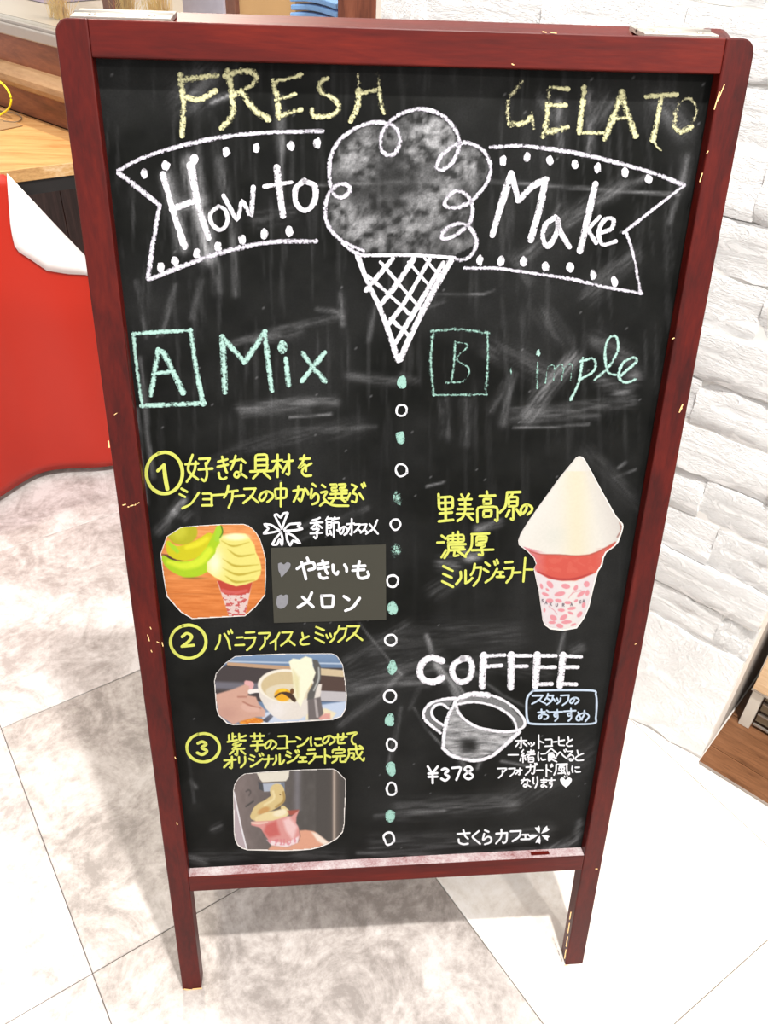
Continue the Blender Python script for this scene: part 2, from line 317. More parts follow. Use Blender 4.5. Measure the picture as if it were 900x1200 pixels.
G = {
'き': "15,22 85,12;10,45 88,34;~45,0 55,25 72,60 80,70;~20,72 25,90 50,98 75,93",
'な': "5,25 55,18;~35,0 25,30 8,60;~65,15 90,30;~65,40 62,75 45,95 28,85 40,70 70,80 95,95",
'を': "15,18 80,14;~45,0 35,30 10,60 40,45 55,50 55,75;~90,38 45,58 30,80 50,97 88,95",
'シ': "10,5 40,20;0,32 30,45;~15,98 60,75 98,25", 'ョ': "20,5 85,5 85,95;22,48 85,48;15,95 90,93", 'ー': "0,60 100,40",
'ケ': "~30,0 22,30 0,55;20,28 100,22;~65,28 60,65 35,100", 'ス': "10,10 80,8;~80,8 55,55 5,98;48,55 98,95",
'の': "~55,15 45,60 20,88 5,60 25,22 60,8 92,30 95,60 60,98", '中': "18,65 12,25 85,22 80,62 18,65;50,0 50,100",
'か': "~5,28 60,20 65,45 50,92 35,80;~35,0 30,45 5,95;~75,15 88,30 95,50", 'ら': "~35,2 65,12;~30,25 20,60 25,68 60,45 88,60 80,85 35,98",
'選': "8,8 20,18;~5,38 25,36 15,60 28,78;~0,92 20,78 50,90 100,92;38,5 60,5 58,18 40,20 42,32 62,30;68,5 90,5 88,18 70,20 72,32 95,30;38,45 95,42;55,34 55,60;78,34 78,60;32,62 98,60;52,66 42,78;78,66 92,78",
'ぶ': "~30,5 55,18;~48,25 35,45 55,60 50,92 28,88;~20,50 5,80;~70,50 88,78;80,5 88,20;92,0 100,15",
'好': "~25,0 8,55 45,90;~38,25 32,60 5,98;0,35 48,30;52,15 92,12;~92,12 78,35;~75,30 80,70 72,95 60,88;48,55 100,50",
'具': "22,70 22,5 78,3 78,68 22,70;22,25 78,24;22,47 78,46;0,72 100,70;35,78 12,100;65,78 92,98",
'材': "0,28 48,24;25,0 25,100;25,32 2,72;28,40 45,60;55,30 100,26;82,0 82,92 70,85;80,32 52,78",
'季': "~75,0 50,8 20,10;5,25 95,22;50,8 50,48;48,26 10,50;52,26 92,48;25,55 72,52 52,68;~50,65 55,90 42,98 32,92;5,75 95,72",
'節': "20,0 5,15;15,8 45,6;65,0 50,15;60,8 98,6;12,25 45,23 43,55 12,57;12,40 43,39;12,25 10,95 30,88;35,70 45,92;60,28 95,26 93,70 80,65;60,28 60,100",
'オ': "5,30 95,25;65,0 65,95 48,88;62,30 5,85", 'メ': "~85,0 60,55 5,95;30,28 90,92",
'や': "~0,50 40,28 85,22 95,45 65,55;~55,0 65,20;~25,20 38,60 50,98", 'い': "~8,10 12,70 30,92 40,70;~78,8 92,35 92,65",
'も': "~45,0 38,50 42,88 65,98 95,85 90,60;15,28 75,24;12,52 72,48", 'ロ': "12,12 88,8 82,92 18,95 12,12", 'ン': "5,10 35,28;~15,95 60,75 100,20",
'バ': "~28,25 22,60 0,98;~55,20 75,50 88,98;75,5 83,20;92,0 100,15", 'ニ': "20,18 82,14;5,88 98,85", 'ラ': "15,5 85,3;5,35 92,32;~92,32 75,70 25,100",
'ア': "5,10 95,5 65,40;~50,30 48,65 15,100", 'イ': "~90,0 55,40 5,62;55,38 55,100", 'と': "~30,0 38,30 45,45;~90,28 30,55 10,78 35,98 92,93",
'ミ': "15,5 88,25;12,40 80,58;5,72 90,98", 'ッ': "5,30 20,60;42,20 55,50;~92,18 85,60 45,98", 'ク': "~38,0 28,30 5,52;35,18 92,15;~92,15 75,65 30,100",
'紫': "25,0 25,32;25,15 42,13;8,8 8,32;0,38 48,28;58,0 60,32 92,30;92,8 60,20;55,38 25,52 60,56;70,46 20,72 85,68;50,70 50,100 40,95;30,80 12,95;70,78 90,93",
'芋': "5,15 95,12;32,0 32,28;68,0 68,28;18,42 82,40;5,65 98,62;50,42 50,98 38,92", 'コ': "10,10 90,8 88,88;5,90 95,88",
'に': "~12,5 8,50 15,95;45,25 88,22;~42,70 55,92 98,85", 'せ': "0,40 100,32;72,5 72,50 60,60;~28,10 28,60 35,92 85,90", 'て': "~5,15 92,8 55,35 45,65 60,92 80,96",
'リ': "20,5 22,55;~80,0 80,55 40,100", 'ジ': "12,12 38,25;2,40 30,52;~12,98 55,75 90,38;70,5 78,20;88,0 96,14", 'ナ': "0,32 100,28;~55,0 52,55 20,100",
'ル': "~28,10 28,55 2,98;60,0 60,90;~60,90 80,80 100,55", 'ェ': "15,20 85,18;50,20 50,85;0,88 100,85", 'ト': "30,0 30,100;30,42 85,58",
'完': "50,0 50,15;8,35 10,18 90,15 85,32;28,38 75,36;10,58 92,55;~38,58 32,80 5,98;60,56 60,92 95,92 95,75",
'成': "15,25 95,20;~15,25 15,60 0,98;18,50 45,48 42,78 30,75;~55,0 62,50 95,98 98,80;~88,40 70,70 45,92;75,2 88,12",
'里': "12,0 15,55 90,50 88,10 12,12;14,32 88,30;50,10 52,92;20,68 85,66;15,95 90,92",
'美': "28,2 38,15;72,0 60,15;12,22 88,20;50,20 50,60;18,40 82,38;5,58 95,56;0,75 100,73;~50,60 35,85 5,100;55,75 95,98",
'高': "50,0 50,14;20,16 80,13;35,41 35,25 65,24 64,40 36,41;8,98 10,50 92,48 92,98 82,92;35,80 35,62 68,61 66,80 36,82",
'原': "~35,5 28,50 0,72;35,5 98,3;60,8 52,20;42,50 42,22 85,20 85,50 42,52;42,36 85,35;65,52 65,98 52,92;45,65 30,85;78,62 98,80",
'濃': "15,15 30,25;0,42 22,40;~30,70 15,98;38,38 35,15 92,12 92,38 38,40;55,3 55,40;72,0 72,40;36,27 92,25;38,50 98,47;~38,50 38,75 25,100;52,60 90,58;45,70 95,68;60,70 58,95 72,88;68,70 98,96",
'厚': "~22,8 18,60 0,92;20,8 85,5;38,44 38,20 75,18 74,42 38,44;38,31 74,30;38,54 72,52 56,64;~56,64 60,92 45,92;20,74 100,70",
'タ': "~40,0 28,30 5,55;38,18 92,15;~92,15 75,65 25,100;32,42 70,62", 'フ': "8,12 92,8;~92,8 78,60 25,100",
'お': "5,28 60,22;~32,0 32,70 15,88 12,65 50,45 85,60 75,90 52,92;75,10 95,28", 'す': "2,22 98,18;~60,0 60,50 42,62 35,42 60,40 62,75 40,100",
'め': "~20,15 30,55 45,80;~65,0 55,50 25,88 5,70 20,40 65,22 95,50 70,95", 'ホ': "5,30 95,28;50,0 50,98 38,92;28,52 8,82;70,50 95,78",
'ヒ': "15,5 15,85 85,90;15,48 82,35", '一': "0,50 100,45",
'緒': "22,0 8,22 28,30 5,50 35,48;20,50 20,98;5,65 0,85;32,62 38,78;50,18 92,15;70,0 70,35;42,38 98,35;90,5 45,62;56,96 55,60 90,58 88,95 56,96;55,76 88,75",
'食': "50,0 5,38;50,0 98,35;35,35 65,33;28,66 28,45 75,44 74,65 28,66;28,55 75,55;28,45 28,95 50,82;70,66 92,72;50,68 60,82 98,98",
'べ': "~0,70 35,30 60,60 100,90;72,12 80,28;86,5 94,20", 'る': "12,8 80,5;~80,5 8,62 55,42 92,62 80,92 45,98 35,82 60,82", 'ォ': "5,30 95,25;65,0 65,95 48,88;62,30 5,85",
'ガ': "10,32 80,28;~80,28 76,80 62,92 55,85;~45,8 40,60 5,98;82,0 88,15;94,0 100,12", 'ド': "30,5 30,100;30,42 80,62;70,8 78,24;86,2 94,18",
'風': "~15,8 14,60 0,98;15,8 85,5;~85,5 86,70 100,95 100,78;70,16 35,24;34,60 32,35 68,33 66,58 34,60;50,20 50,85;28,86 70,80;66,70 76,90",
'り': "~18,5 12,45 25,60;~80,0 85,50 45,100", 'ま': "10,22 90,18;15,45 85,42;~50,0 52,75 30,98 10,85 30,72 60,80 92,95",
'さ': "10,28 92,20;~48,0 62,40 80,60;~15,65 20,88 50,98 80,95", 'く': "85,0 15,48 95,100", 'カ': "8,30 88,26;~88,26 82,80 65,95 55,88;~45,0 42,55 5,98",
'¥': "0,0 45,40 100,0;48,40 48,100;8,42 95,40;8,62 95,60", '3': "~10,12 50,0 85,20 45,45 92,70 50,100 5,85", '7': "5,5 95,0 45,100",
'8': "~50,45 10,22 50,0 88,22 50,45 5,75 50,100 95,75 50,45", '2': "~5,25 45,0 85,25 55,65 5,100;5,100 100,92", '1': "10,25 45,0 55,100",
'S': "~85,10 40,0 15,25 50,50 85,75 50,100 10,88", 'A': "50,0 5,100;50,0 95,100;22,62 80,62", 'K': "15,0 15,100;85,0 15,55;30,45 90,100", 'U': "~10,0 12,70 50,100 88,70 90,0", 'R': "15,100 15,0;~15,0 85,10 80,45 15,52;45,52 90,100", 'C': "~88,15 50,0 10,50 50,100 90,85", 'F': "",
}
def text(pen, cr, items, wcrop, jit=.1):
    """items: (char, x0, y0, x1, y1) in crop units"""
    for ch, x0, y0, x1, y1 in items:
        b = cr([[x0, y0], [x1, y1]]).ravel(); pen.glyph(G[ch], b, wcrop, jit)

# ============================================================ THE SIGN
sign = empty('chalkboard_sign', (0, .27, 0), 'tall folding dark red wooden A-frame chalkboard standing on the stone tile floor', 'sign')
sign_inv = Vector((0, -.27, 0))
class _P: pass
def attach(o, parent=sign):
    o.parent = parent; o.matrix_parent_inverse = Matrix.Identity(4) if parent.type != 'EMPTY' else Matrix.Translation(-Vector(parent.location)); return o
def stile_pts(u0, u1, outer, f):
    r = .012; v1 = HB; pts = [f(u0, 0), f(u1, 0)]
    def arc(cx, cy, a0, a1): return [f(cx + r * math.cos(math.radians(a)), cy + r * math.sin(math.radians(a))) for a in np.linspace(a0, a1, 6)]
    if outer > 0: pts += arc(u1 - r, v1 - r, 0, 90) + [f(u0, v1)]
    else: pts += [f(u1, v1)] + arc(u0 + r, v1 - r, 90, 180)
    return pts
F = lambda u, v: B(u, v, 0)
BACK = -BN * TH
for sgn in (-1, 1):
    u0, u1 = (-.3, -.3 + ST) if sgn < 0 else (.3 - ST, .3)
    attach(prism('stile', stile_pts(u0, u1, sgn, F), BACK, 'frame', None, .0016))
attach(prism('top_rail', [F(-.3 + ST, 1.1985), F(.3 - ST, 1.1985), F(.3 - ST, HB - .0005), F(-.3 + ST, HB - .0005)], BACK, 'frame_h', None, .0012))
attach(prism('bottom_rail', [F(-.3 + ST, .2035), F(.3 - ST, .2035), F(.3 - ST, .2315), F(-.3 + ST, .2315)], BACK, 'frame_h', None, .0012))
# rear frame: mirrored about the hinge line
YT = B(0, HB)[1] + TH * CL + .004; ZT = HB * CL
def Rr(u, v, d=0):
    p = B(u, v, d); return np.array([p[0], 2 * YT - p[1], p[2]])
RB = np.array([0, -TH * CL, -TH * SL])
for sgn in (-1, 1):
    u0, u1 = (-.3, -.3 + ST) if sgn < 0 else (.3 - ST, .3)
    attach(prism('rear_stile', stile_pts(u0, u1, sgn, Rr), RB, 'frame', None, .0016))
for nm, a, b in (('rear_top_rail', 1.1985, HB - .0005), ('rear_bottom_rail', .2035, .2315)):
    attach(prism(nm, [Rr(-.3 + ST, a), Rr(.3 - ST, a), Rr(.3 - ST, b), Rr(-.3 + ST, b)], RB, 'frame_h', None, .0012))
attach(prism('rear_panel', [Rr(-.3 + ST, .2315, -.013), Rr(.3 - ST, .2315, -.013), Rr(.3 - ST, 1.1985, -.013), Rr(-.3 + ST, 1.1985, -.013)], np.array([0, -.004, 0]), 'board'))
# hinge plates on top, dull dusty top cap between them
ztop = ZT - TH * SL
for (a, b) in ((-.288, -.206), (.200, .268)):
    h = obox('hinge', [a, YT - .021, ZT - .0035], [b - a, 0, 0], [0, .042, 0], [0, 0, .0042], 'metal', None, .0006); attach(h)
    for q in (.2, .8): attach(tube('screw', [[a + (b - a) * q, YT - .012, ZT + .0005], [a + (b - a) * q, YT - .012, ZT + .0014]], .003, 'metal'), h)
    attach(tube('hinge_pin', [[a, YT, ZT + .0], [b, YT, ZT + .0]], .0022, 'metal'), h)
for o in [c for c in sign.children if c.name.startswith('hinge')]: o['label'] = 'silver metal hinge plate'
# blackboard panel with painted chalk dust
nu, nv = 273, 484
us = np.linspace(-.3 + ST, .3 - ST, nu); vs = np.linspace(.2315, 1.1985, nv); UU, VV = np.meshgrid(us, vs)
UV2 = np.stack([UU.ravel(), VV.ravel()], 1); PX = from_board(UV2, -REC)
def vnoise(X, Y, sc, seed=0, octv=3):
    out = np.zeros_like(X); amp = 1; tot = 0
    for o in range(octv):
        r = np.random.default_rng(seed * 13 + o); T = r.random((64, 64)); a = X / sc * 2 ** o; b = Y / sc * 2 ** o
        ia, ib = np.floor(a).astype(int), np.floor(b).astype(int); fa, fb = a - ia, b - ib; fa = fa * fa * (3 - 2 * fa); fb = fb * fb * (3 - 2 * fb)
        g = lambda i, j: T[i % 64, j % 64]
        out += amp * (g(ia, ib) * (1 - fa) * (1 - fb) + g(ia + 1, ib) * fa * (1 - fb) + g(ia, ib + 1) * (1 - fa) * fb + g(ia + 1, ib + 1) * fa * fb); tot += amp; amp *= .55
    return out / tot
X, Y = PX[:, 0], PX[:, 1]; dust = np.zeros((len(X), 3))
def add(m, c=(1, 1, 1.04)): dust[:] += m[:, None] * np.array(c) 
def seg_d(P, a, b):
    ab = b - a; t = np.clip(((P - a) @ ab) / (ab @ ab + 1e-9), 0, 1); q = a + t[:, None] * ab; return np.linalg.norm(P - q, axis=1), t
def smear(s, width, amt, c=(1, 1, 1.04), streak=.8):
    """a wiped streak: soft cross-section, streaky along its own direction"""
    P = parse(s); A = np.stack([X, Y], 1); m = np.zeros(len(X))
    lo, hi = P.min(0) - width * 2.5, P.max(0) + width * 2.5; k = (X > lo[0]) & (X < hi[0]) & (Y > lo[1]) & (Y < hi[1])
    if not k.any(): return
    A = A[k]; mm = np.zeros(k.sum())
    for a, b in zip(P[:-1], P[1:]):
        d, t = seg_d(A, a, b); mm = np.maximum(mm, np.exp(-(d / width) ** 2 * 1.3))
    dr = P[-1] - P[0]; dr /= np.linalg.norm(dr); al = A @ dr; ac = A @ np.array([-dr[1], dr[0]])
    st = vnoise(al / 9 + 500, ac + 500, 2.6, int(abs(P[0, 0])) % 90, 2)
    mm *= (1 - streak) + streak * np.clip((st - .3) * 2.2, 0, 1.4); m[k] = mm * amt; add(m, c)
def blob(x, y, r, amt, c=(1, 1, 1.04)): 
    m = np.exp(-((X - x) ** 2 + (Y - y) ** 2) / r ** 2) * amt * np.clip((vnoise(X + 300, Y + 300, 9, 3, 4) - .33) * 3.2, 0, 1.8); add(m, c)
def inpoly(P, X, Y):
    P = np.asarray(P); ins = np.zeros(len(X), bool); j = len(P) - 1
    for i in range(len(P)):
        c = ((P[i, 1] > Y) != (P[j, 1] > Y)) & (X < (P[j, 0] - P[i, 0]) * (Y - P[i, 1]) / (P[j, 1] - P[i, 1] + 1e-12) + P[i, 0]); ins ^= c; j = i
    return ins
hz = vnoise(X, Y, 90, 21, 4); add(np.clip(hz - .35, 0, 1) * .02)
add(np.clip(vnoise(X, Y / 14, 6, 22, 3) - .55, 0, 1) * .06 * np.exp(-((Y - 300) / 260) ** 2))
C1 = crop(370, 110, 3.75)
cream = C1("325,140 230,130 100,210 60,350 70,430 42,490 45,550 75,610 205,690 600,715 700,665 690,560 690,480 768,320 700,225 630,210 570,105 440,68")
inc = inpoly(cream, X, Y); sv = dust.copy()
for x, y, r, a in [(130,280,65,.42),(200,310,60,.32),(230,210,55,.34),(320,180,50,.2),(500,150,75,.5),(440,240,70,.4),(560,180,60,.4),(640,300,75,.36),(700,330,50,.3),(560,400,70,.24),(100,520,60,.34),(170,590,80,.34),(400,610,120,.3),(500,530,90,.3),(600,450,60,.2),(640,640,60,.24),(260,640,90,.2)]:
    p = C1([[x, y]])[0]; blob(p[0], p[1], r / 3.75 * 1.15, a * .34)
add(np.where(inc, .012, 0)); dust[~inc] = sv[~inc]
P5 = crop(480, 790, 6)
body = P5("310,215 250,400 240,510 350,590 460,605 600,550 770,405 600,400 470,375 380,320 335,240"); ib = inpoly(body, X, Y)
hat = .2 * np.clip(vnoise(X / 7 + 50, Y, 1.6, 8, 2) * 1.7 - .2, 0, 1.3) + .07; dk = P5([[415, 500]])[0]
hat *= 1 - .96 * np.exp(-(((X - dk[0]) / 12) ** 4 + ((Y - dk[1]) / 10) ** 4)); add(np.where(ib, hat, 0))
rim = P5("320,190 450,135 530,140 700,210 815,345 770,390 750,380 700,285 620,235 520,205 420,195 340,210"); add(np.where(inpoly(rim, X, Y), .12, 0))
hdl = P5("320,170 150,205 100,255 100,310 150,360 215,410 235,360 170,310 155,265 180,220 230,212 270,240"); add(np.where(inpoly(hdl, X, Y), .10, 0))
for s, wd_, a in [
 ("222,112 240,96", 20, .16), ("250,120 272,110", 4, .35), ("232,170 236,230", 3, .14), ("325,115 330,175", 6, .12), ("330,140 331,250", 3, .12),
 ("655,120 656,178", 5, .2), ("690,110 692,178", 6, .22), ("640,118 650,135", 12, .1), ("700,140 712,120", 10, .14), ("775,120 800,150", 14, .14),
 ("194,205 216,290", 7, .4), ("222,190 244,300", 10, .5), ("215,240 235,235", 8, .3), ("245,250 256,340", 6, .13), ("258,188 265,235", 6, .14), ("272,260 276,345", 4, .16), ("300,258 340,250", 9, .08), ("330,190 334,130", 3, .1),
 ("570,212 700,222 795,228", 2, .22), ("372,217 470,214", 2, .1), ("610,305 668,250 730,215", 8, .13), ("668,262 700,240 760,205", 5, .14), ("690,345 740,300", 12, .1), ("800,215 805,185", 6, .2), ("600,300 620,330", 6, .08), ("640,270 655,240", 3, .12), ("785,260 800,215", 4, .1),
 ("180,560 172,500 165,420", 3, .16), ("160,480 172,590", 3, .14), ("172,395 160,330", 3, .1), ("190,390 205,335", 4, .1), ("225,372 235,330", 4, .08),
 ("268,404 330,385 395,372", 4, .13), ("300,398 350,390", 7, .1), ("282,478 330,472 392,470", 6, .2), ("285,485 330,480 360,478", 5, .12), ("340,489 388,485", 1.5, .35), ("372,362 400,366 402,380", 3, .16), ("400,345 404,370", 4, .12), ("440,360 432,400", 3, .1),
 ("250,545 300,520 420,500", 10, .06), ("330,505 440,500", 3, .06), ("410,440 455,447 470,446", 6, .1), ("488,447 470,440", 4, .15),
 ("510,345 565,345 580,340", 1.6, .2), ("500,360 520,352", 3, .1), ("620,488 640,455 672,420", 9, .3), ("600,440 590,495", 6, .12), ("580,410 612,420 640,440", 14, .08), ("604,484 650,482 740,470", 7, .13), ("602,501 650,500 690,497", 1.6, .24), ("600,493 700,488", 4, .12), ("705,445 730,460 745,440", 8, .2), ("735,420 700,400", 12, .1), ("660,400 640,370", 12, .07), ("575,480 592,450", 5, .12), ("520,470 522,510", 7, .09), ("545,470 546,520", 6, .08),
 ("690,530 760,600", 10, .05), ("720,560 745,550", 1.5, .16), ("725,548 733,542", 2, .16),
 ("205,600 214,588", 6, .32), ("196,608 205,600", 4, .22), ("216,608 224,601", 3, .15), ("186,622 196,612", 6, .1), ("560,620 585,612", 5, .22), ("548,652 560,650", 6, .36), ("540,640 552,655", 4, .22), ("518,660 532,662", 8, .18), ("510,692 530,680", 10, .08), ("500,570 520,565", 1.5, .2),
 ("330,640 430,596", 4, .07), ("350,620 380,605", 5, .07), ("408,775 440,755 475,735", 8, .07), ("420,730 470,790", 1.3, .17), ("405,800 440,790 510,770", 12, .10), ("410,812 445,800 500,800", 6, .12), ("400,850 440,820 470,790", 5, .10), ("455,900 470,830", 3, .14), ("440,760 520,742 600,745", 16, .05), ("470,800 520,780 560,790", 3, .1), ("500,745 512,780 520,798", 3, .3), ("512,780 528,800 540,822", 5, .35), ("536,802 545,815", 2, .25), ("555,790 590,815 620,830", 2, .12), ("560,775 640,790", 10, .05), ("655,770 662,735", 4, .14), ("672,762 680,758", 6, .14),
 ("485,830 500,855 520,875", 1.5, .16), ("495,800 480,830", 3, .06), ("588,892 620,898", 2, .16), ("560,900 565,885", 3, .2), ("540,892 545,900", 4, .14),
 ("470,950 520,945 600,940", 11, .11), ("440,957 520,950", 3, .1), ("600,940 650,915 690,880", 14, .05), ("440,990 560,985 640,975", 11, .07), ("230,1005 300,1000 400,1003", 8, .05), ("640,995 675,985 680,965", 5, .18), ("222,1005 240,1010", 5, .12), ("220,880 228,940", 2, .08), ("229,922 224,915", 3, .14), ("258,968 250,972", 4, .12), ("420,1000 520,1003 660,992", 3, .1)]:
    smear(s, wd_, a * .42)
spk = rng.random(len(X)) > .9994; add(np.where(spk, .05, 0))
kv = [tuple(B(u, v, -REC)) for u, v in UV2]
ii = (np.arange(nv - 1)[:, None] * nu + np.arange(nu - 1)[None, :]).ravel()
fc = np.stack([ii, ii + 1, ii + 1 + nu, ii + nu], 1).tolist()
face = mk('chalkboard_panel', kv, fc, 'board'); at = face.data.attributes.new('dust', 'FLOAT_COLOR', 'POINT')
at.data.foreach_set('color', np.hstack([np.clip(dust, 0, .9), np.ones((len(X), 1))]).astype(np.float32).ravel()); attach(face)
attach(prism('backing', [B(-.3 + ST, .2315, -REC - .0004), B(.3 - ST, .2315, -REC - .0004), B(.3 - ST, 1.1985, -REC - .0004), B(-.3 + ST, 1.1985, -REC - .0004)], -BN * .004, 'wood_dark'))
led = attach(obox('chalk_ledge', B(-.3 + ST + .0004, .2316, -REC), [(.6 - 2 * ST) - .0008, 0, 0], BN * (REC - .0006), BU * .0008, 'ledge')); led['label'] = 'chalk-dusted ledge top'
sp_ = attach(obox('bare_patch', B(.198, .2325, -REC + .0035), [.026, 0, 0], BN * .006 , BU * .0002, 'frame_h'))
# chips on the front edges
pen = Pen(.0004)
for s, wpx in [("144,592 147,591",1.6),("150,594 151,594",1.6),("153,593 156,592",1.6),("158,592 159,591",1.4),("161,590 163,589",1.2),("127,517 128,524",2.2),("173,744 175,751",1.4),("176,735 177,737",1.2),("184,752 186,753",1.4),("177,762 178,764",1.2),("190,753 191,757",1.4),("837,128 843,108",1.6),("841,118 849,99",1.4),("820,213 823,203",1.5),("828,180 830,177",1.2),("797,480 800,474",2),("796,483 799,478",1.6),("788,397 790,396",1.4),("134,486 137,484",1),("744,755 746,754",1),("698,1018 700,1018",1.4),("600,75 602,76",1.6),("636,37 640,38",1.4),("645,38 652,39",1.2),("205,887 206,889",1.3),("207,964 208,966",1.4)]:
    pen.line(parse(s), wpx * .75)
for s in ["216,1159 224,1160", "226,1159 236,1158", "662,1131 668,1132"]: pen.line(parse(s), 1.6)
attach(pen.build('worn_chips', 'chip', None, 'pale chips of bare wood along the frame edges'))['kind'] = 'stuff'
pen = Pen(.0004)
for y0, y1 in ((1069, 1080), (1082, 1096), (1098, 1112), (1113, 1126)):
    pen.line([[669 - (y0 - 1069) * .13, y0], [669 - (y1 - 1069) * .13, y1 - 3]], 1.1)
attach(pen.build('worn_chips', 'chip', None))['kind'] = 'stuff'

# ------------------------------------------------------------ chalk drawings and lettering
def lines(name, mat, cr, items, label=None, jit=.18, d=None):
    pen = Pen() if d is None else Pen(d)
    for it in items:
        s, wpx = it[0], it[1]; sm = not (len(it) > 2 and it[2] == 'p')
        pen.line(cr(s), wpx * (1.16 if wpx < 8 else 1), sm, jit)
    return attach(pen.build(name, mat, None, label))
C2 = crop(190, 70, 3.2143); C3 = crop(580, 80, 3.4615)
lines('chalk_lettering', 'ch_yellow', C2, [("68,60 80,170 75,285", 7), ("72,75 140,68 205,58", 7), ("85,140 140,150 200,118", 7.5),
 ("248,45 262,130 265,205 225,255", 7.5), ("240,60 300,42 350,52 345,90 265,135", 6.5), ("300,120 350,190 398,222", 7.5),
 ("420,85 435,150 440,215", 7), ("420,82 480,70 522,58", 5.5), ("432,150 500,130", 5), ("440,215 480,200 520,188", 6),
 ("620,70 596,85 600,120 650,150 665,185 630,212 570,212 565,190", 6), ("740,118 735,180 710,230", 6.5), ("740,125 800,115", 5.5), ("818,110 822,160 835,200", 5)], 'worn pale yellow chalk word FRESH')
for it_ in [("738,60 740,118", 6), ("812,60 818,110", 6)]: lines('chalk_lettering', 'ch_yellow2', C2, [it_])
lines('chalk_lettering', 'ch_yellow', C3, [("62,225 110,225 145,200", 6.5), ("212,150 210,210 195,275", 6), ("228,78 295,84", 5), ("215,150 285,150", 5.5), ("200,262 250,252 290,240", 6.5),
 ("362,80 352,170 342,258", 6.5), ("342,260 435,262", 5), ("515,100 480,200 445,285", 7), ("515,100 540,190 568,270", 7), ("480,205 540,200", 4.5),
 ("615,115 735,106", 6), ("675,115 660,200 640,290", 6), ("642,280 652,312 672,332", 3), ("730,240 755,258 795,238", 6)], 'worn pale yellow chalk word GELATO')
for it_ in [("105,62 60,120 50,180 62,228", 7), ("150,190 155,235", 6), ("222,90 212,150", 6), ("790,240 818,180 800,128 765,128 735,170 730,230", 6), ("362,120 352,190", 8), ("215,85 225,80", 4)]: lines('chalk_lettering', 'ch_yellow2', C3, [it_])
C4 = crop(130, 140, 3.3333); C5 = crop(570, 160, 3.6)
lines('chalk_banner', 'ch_white', C4, [("30,198 150,140 350,85 550,55 825,45", 4.6), ("30,210 110,270 190,335", 5.5), ("190,335 165,480 145,620", 5.5), ("148,625 300,565 450,515 620,480 800,475", 5.2)], 'white chalk banner end on the left')
lines('chalk_banner', 'ch_white', C5, [("20,45 150,40 350,65 550,110 720,160 830,205", 4.6), ("835,205 700,310 580,405", 3.8), ("590,405 620,500 650,662", 3.8), ("-90,555 30,555 150,570 350,600 500,635 655,662", 4)], 'white chalk banner end on the right')
def dots(name, cr, pts, r, mat, label):
    for x, y in pts:
        pen = Pen(); c = cr([[x, y]])[0]; n = 9; a0 = rng.uniform(0, 6)
        pen.blob([[c[0] + r * rng.uniform(.75, 1.15) * .75 * math.cos(a), c[1] + r * rng.uniform(.8, 1.2) * math.sin(a)] for a in np.linspace(0, 2 * math.pi, n, endpoint=False) + a0])
        attach(pen.build(name, mat, None, label))
dots('chalk_spot', C4, [(130,213),(215,180),(325,155),(450,125),(567,112),(703,103),(805,92),(195,577),(250,553),(335,523),(418,497),(513,468),(598,447),(697,436)], 6.2, 'ch_heavy', 'white chalk spot inside the left banner')
dots('chalk_spot', C5, [(70,100),(172,88),(268,103),(372,118),(470,133),(585,152),(685,182),(-28,522),(62,527),(157,528),(250,548),(354,553),(450,583),(540,612)], 6.0, 'ch_heavy', 'white chalk spot inside the right banner')
lines('chalk_lettering', 'ch_heavy', C4, [("203,215 240,350 287,495", 8), ("312,180 340,330 380,462", 9), ("240,350 335,315", 6.5), ("420,340 390,365 393,405 428,432 455,400 447,355 420,340", 4.2),
 ("440,298 495,400 512,310 548,385 556,265", 5, 'p'), ("648,188 660,290 672,375", 7), ("600,262 705,245", 4.2), ("755,240 722,270 724,328 760,355 795,320 796,262 755,240", 6)], 'white chalk words How to')
lines('chalk_lettering', 'ch_heavy', C5, [("25,415 65,280 105,155", 7), ("105,155 135,268", 6), ("135,268 195,210 252,180", 6), ("250,180 225,300 187,435", 7), ("290,340 248,375 238,430 262,462 298,400 300,345 312,400 350,465", 5.2),
 ("460,200 428,340 395,482", 6.5), ("478,338 428,392 462,448", 4.6, 'p'), ("485,405 528,388 535,350 500,350 474,400 490,455 545,442", 4.4)], 'white chalk word Make')
lines('chalk_drawing', 'ch_white', C1, [("318,132 290,126 230,130 160,160 100,210 65,280 60,350 66,410 80,442 110,456 142,438 150,412 122,396 88,406 58,440 42,490 45,550 75,610 130,655 208,690", 4.6),
 ("120,655 160,690 215,712", 4.2), ("325,132 358,160 370,210 350,258 312,268 286,235 290,175 325,125 370,90 440,68 510,75 570,105 615,160 630,210 620,265 590,312 553,335 532,322 548,280 590,238 640,215 700,225 745,260 768,320 755,385 715,440 670,480 615,500 570,492 572,465 605,432 640,430 675,458 690,510 680,560 655,590 605,625 565,636 552,622 580,588 625,570 668,582 700,622 705,665 680,712 640,730 605,722", 4.6)], 'white chalk outline of scooped ice cream')
lines('chalk_drawing', 'ch_heavy', C1, [("180,710 400,708 610,720", 4), ("186,716 225,820 290,960 362,1168", 6), ("590,735 510,880 430,1035 372,1165", 6.5), ("285,740 370,840 468,952", 3.6), ("230,800 320,880 420,975", 3.8), ("330,990 410,1062", 4), ("408,740 512,858", 3.4), ("478,722 545,800", 3),
 ("338,725 222,862", 5.2), ("430,725 360,830 285,928", 5.5), ("500,728 400,900 318,1015", 5), ("560,742 450,930 352,1092", 5), ("600,735 520,850", 4)], 'white chalk latticed cone')
C6 = crop(145, 370, 3.6); C7 = crop(490, 370, 3.2143)
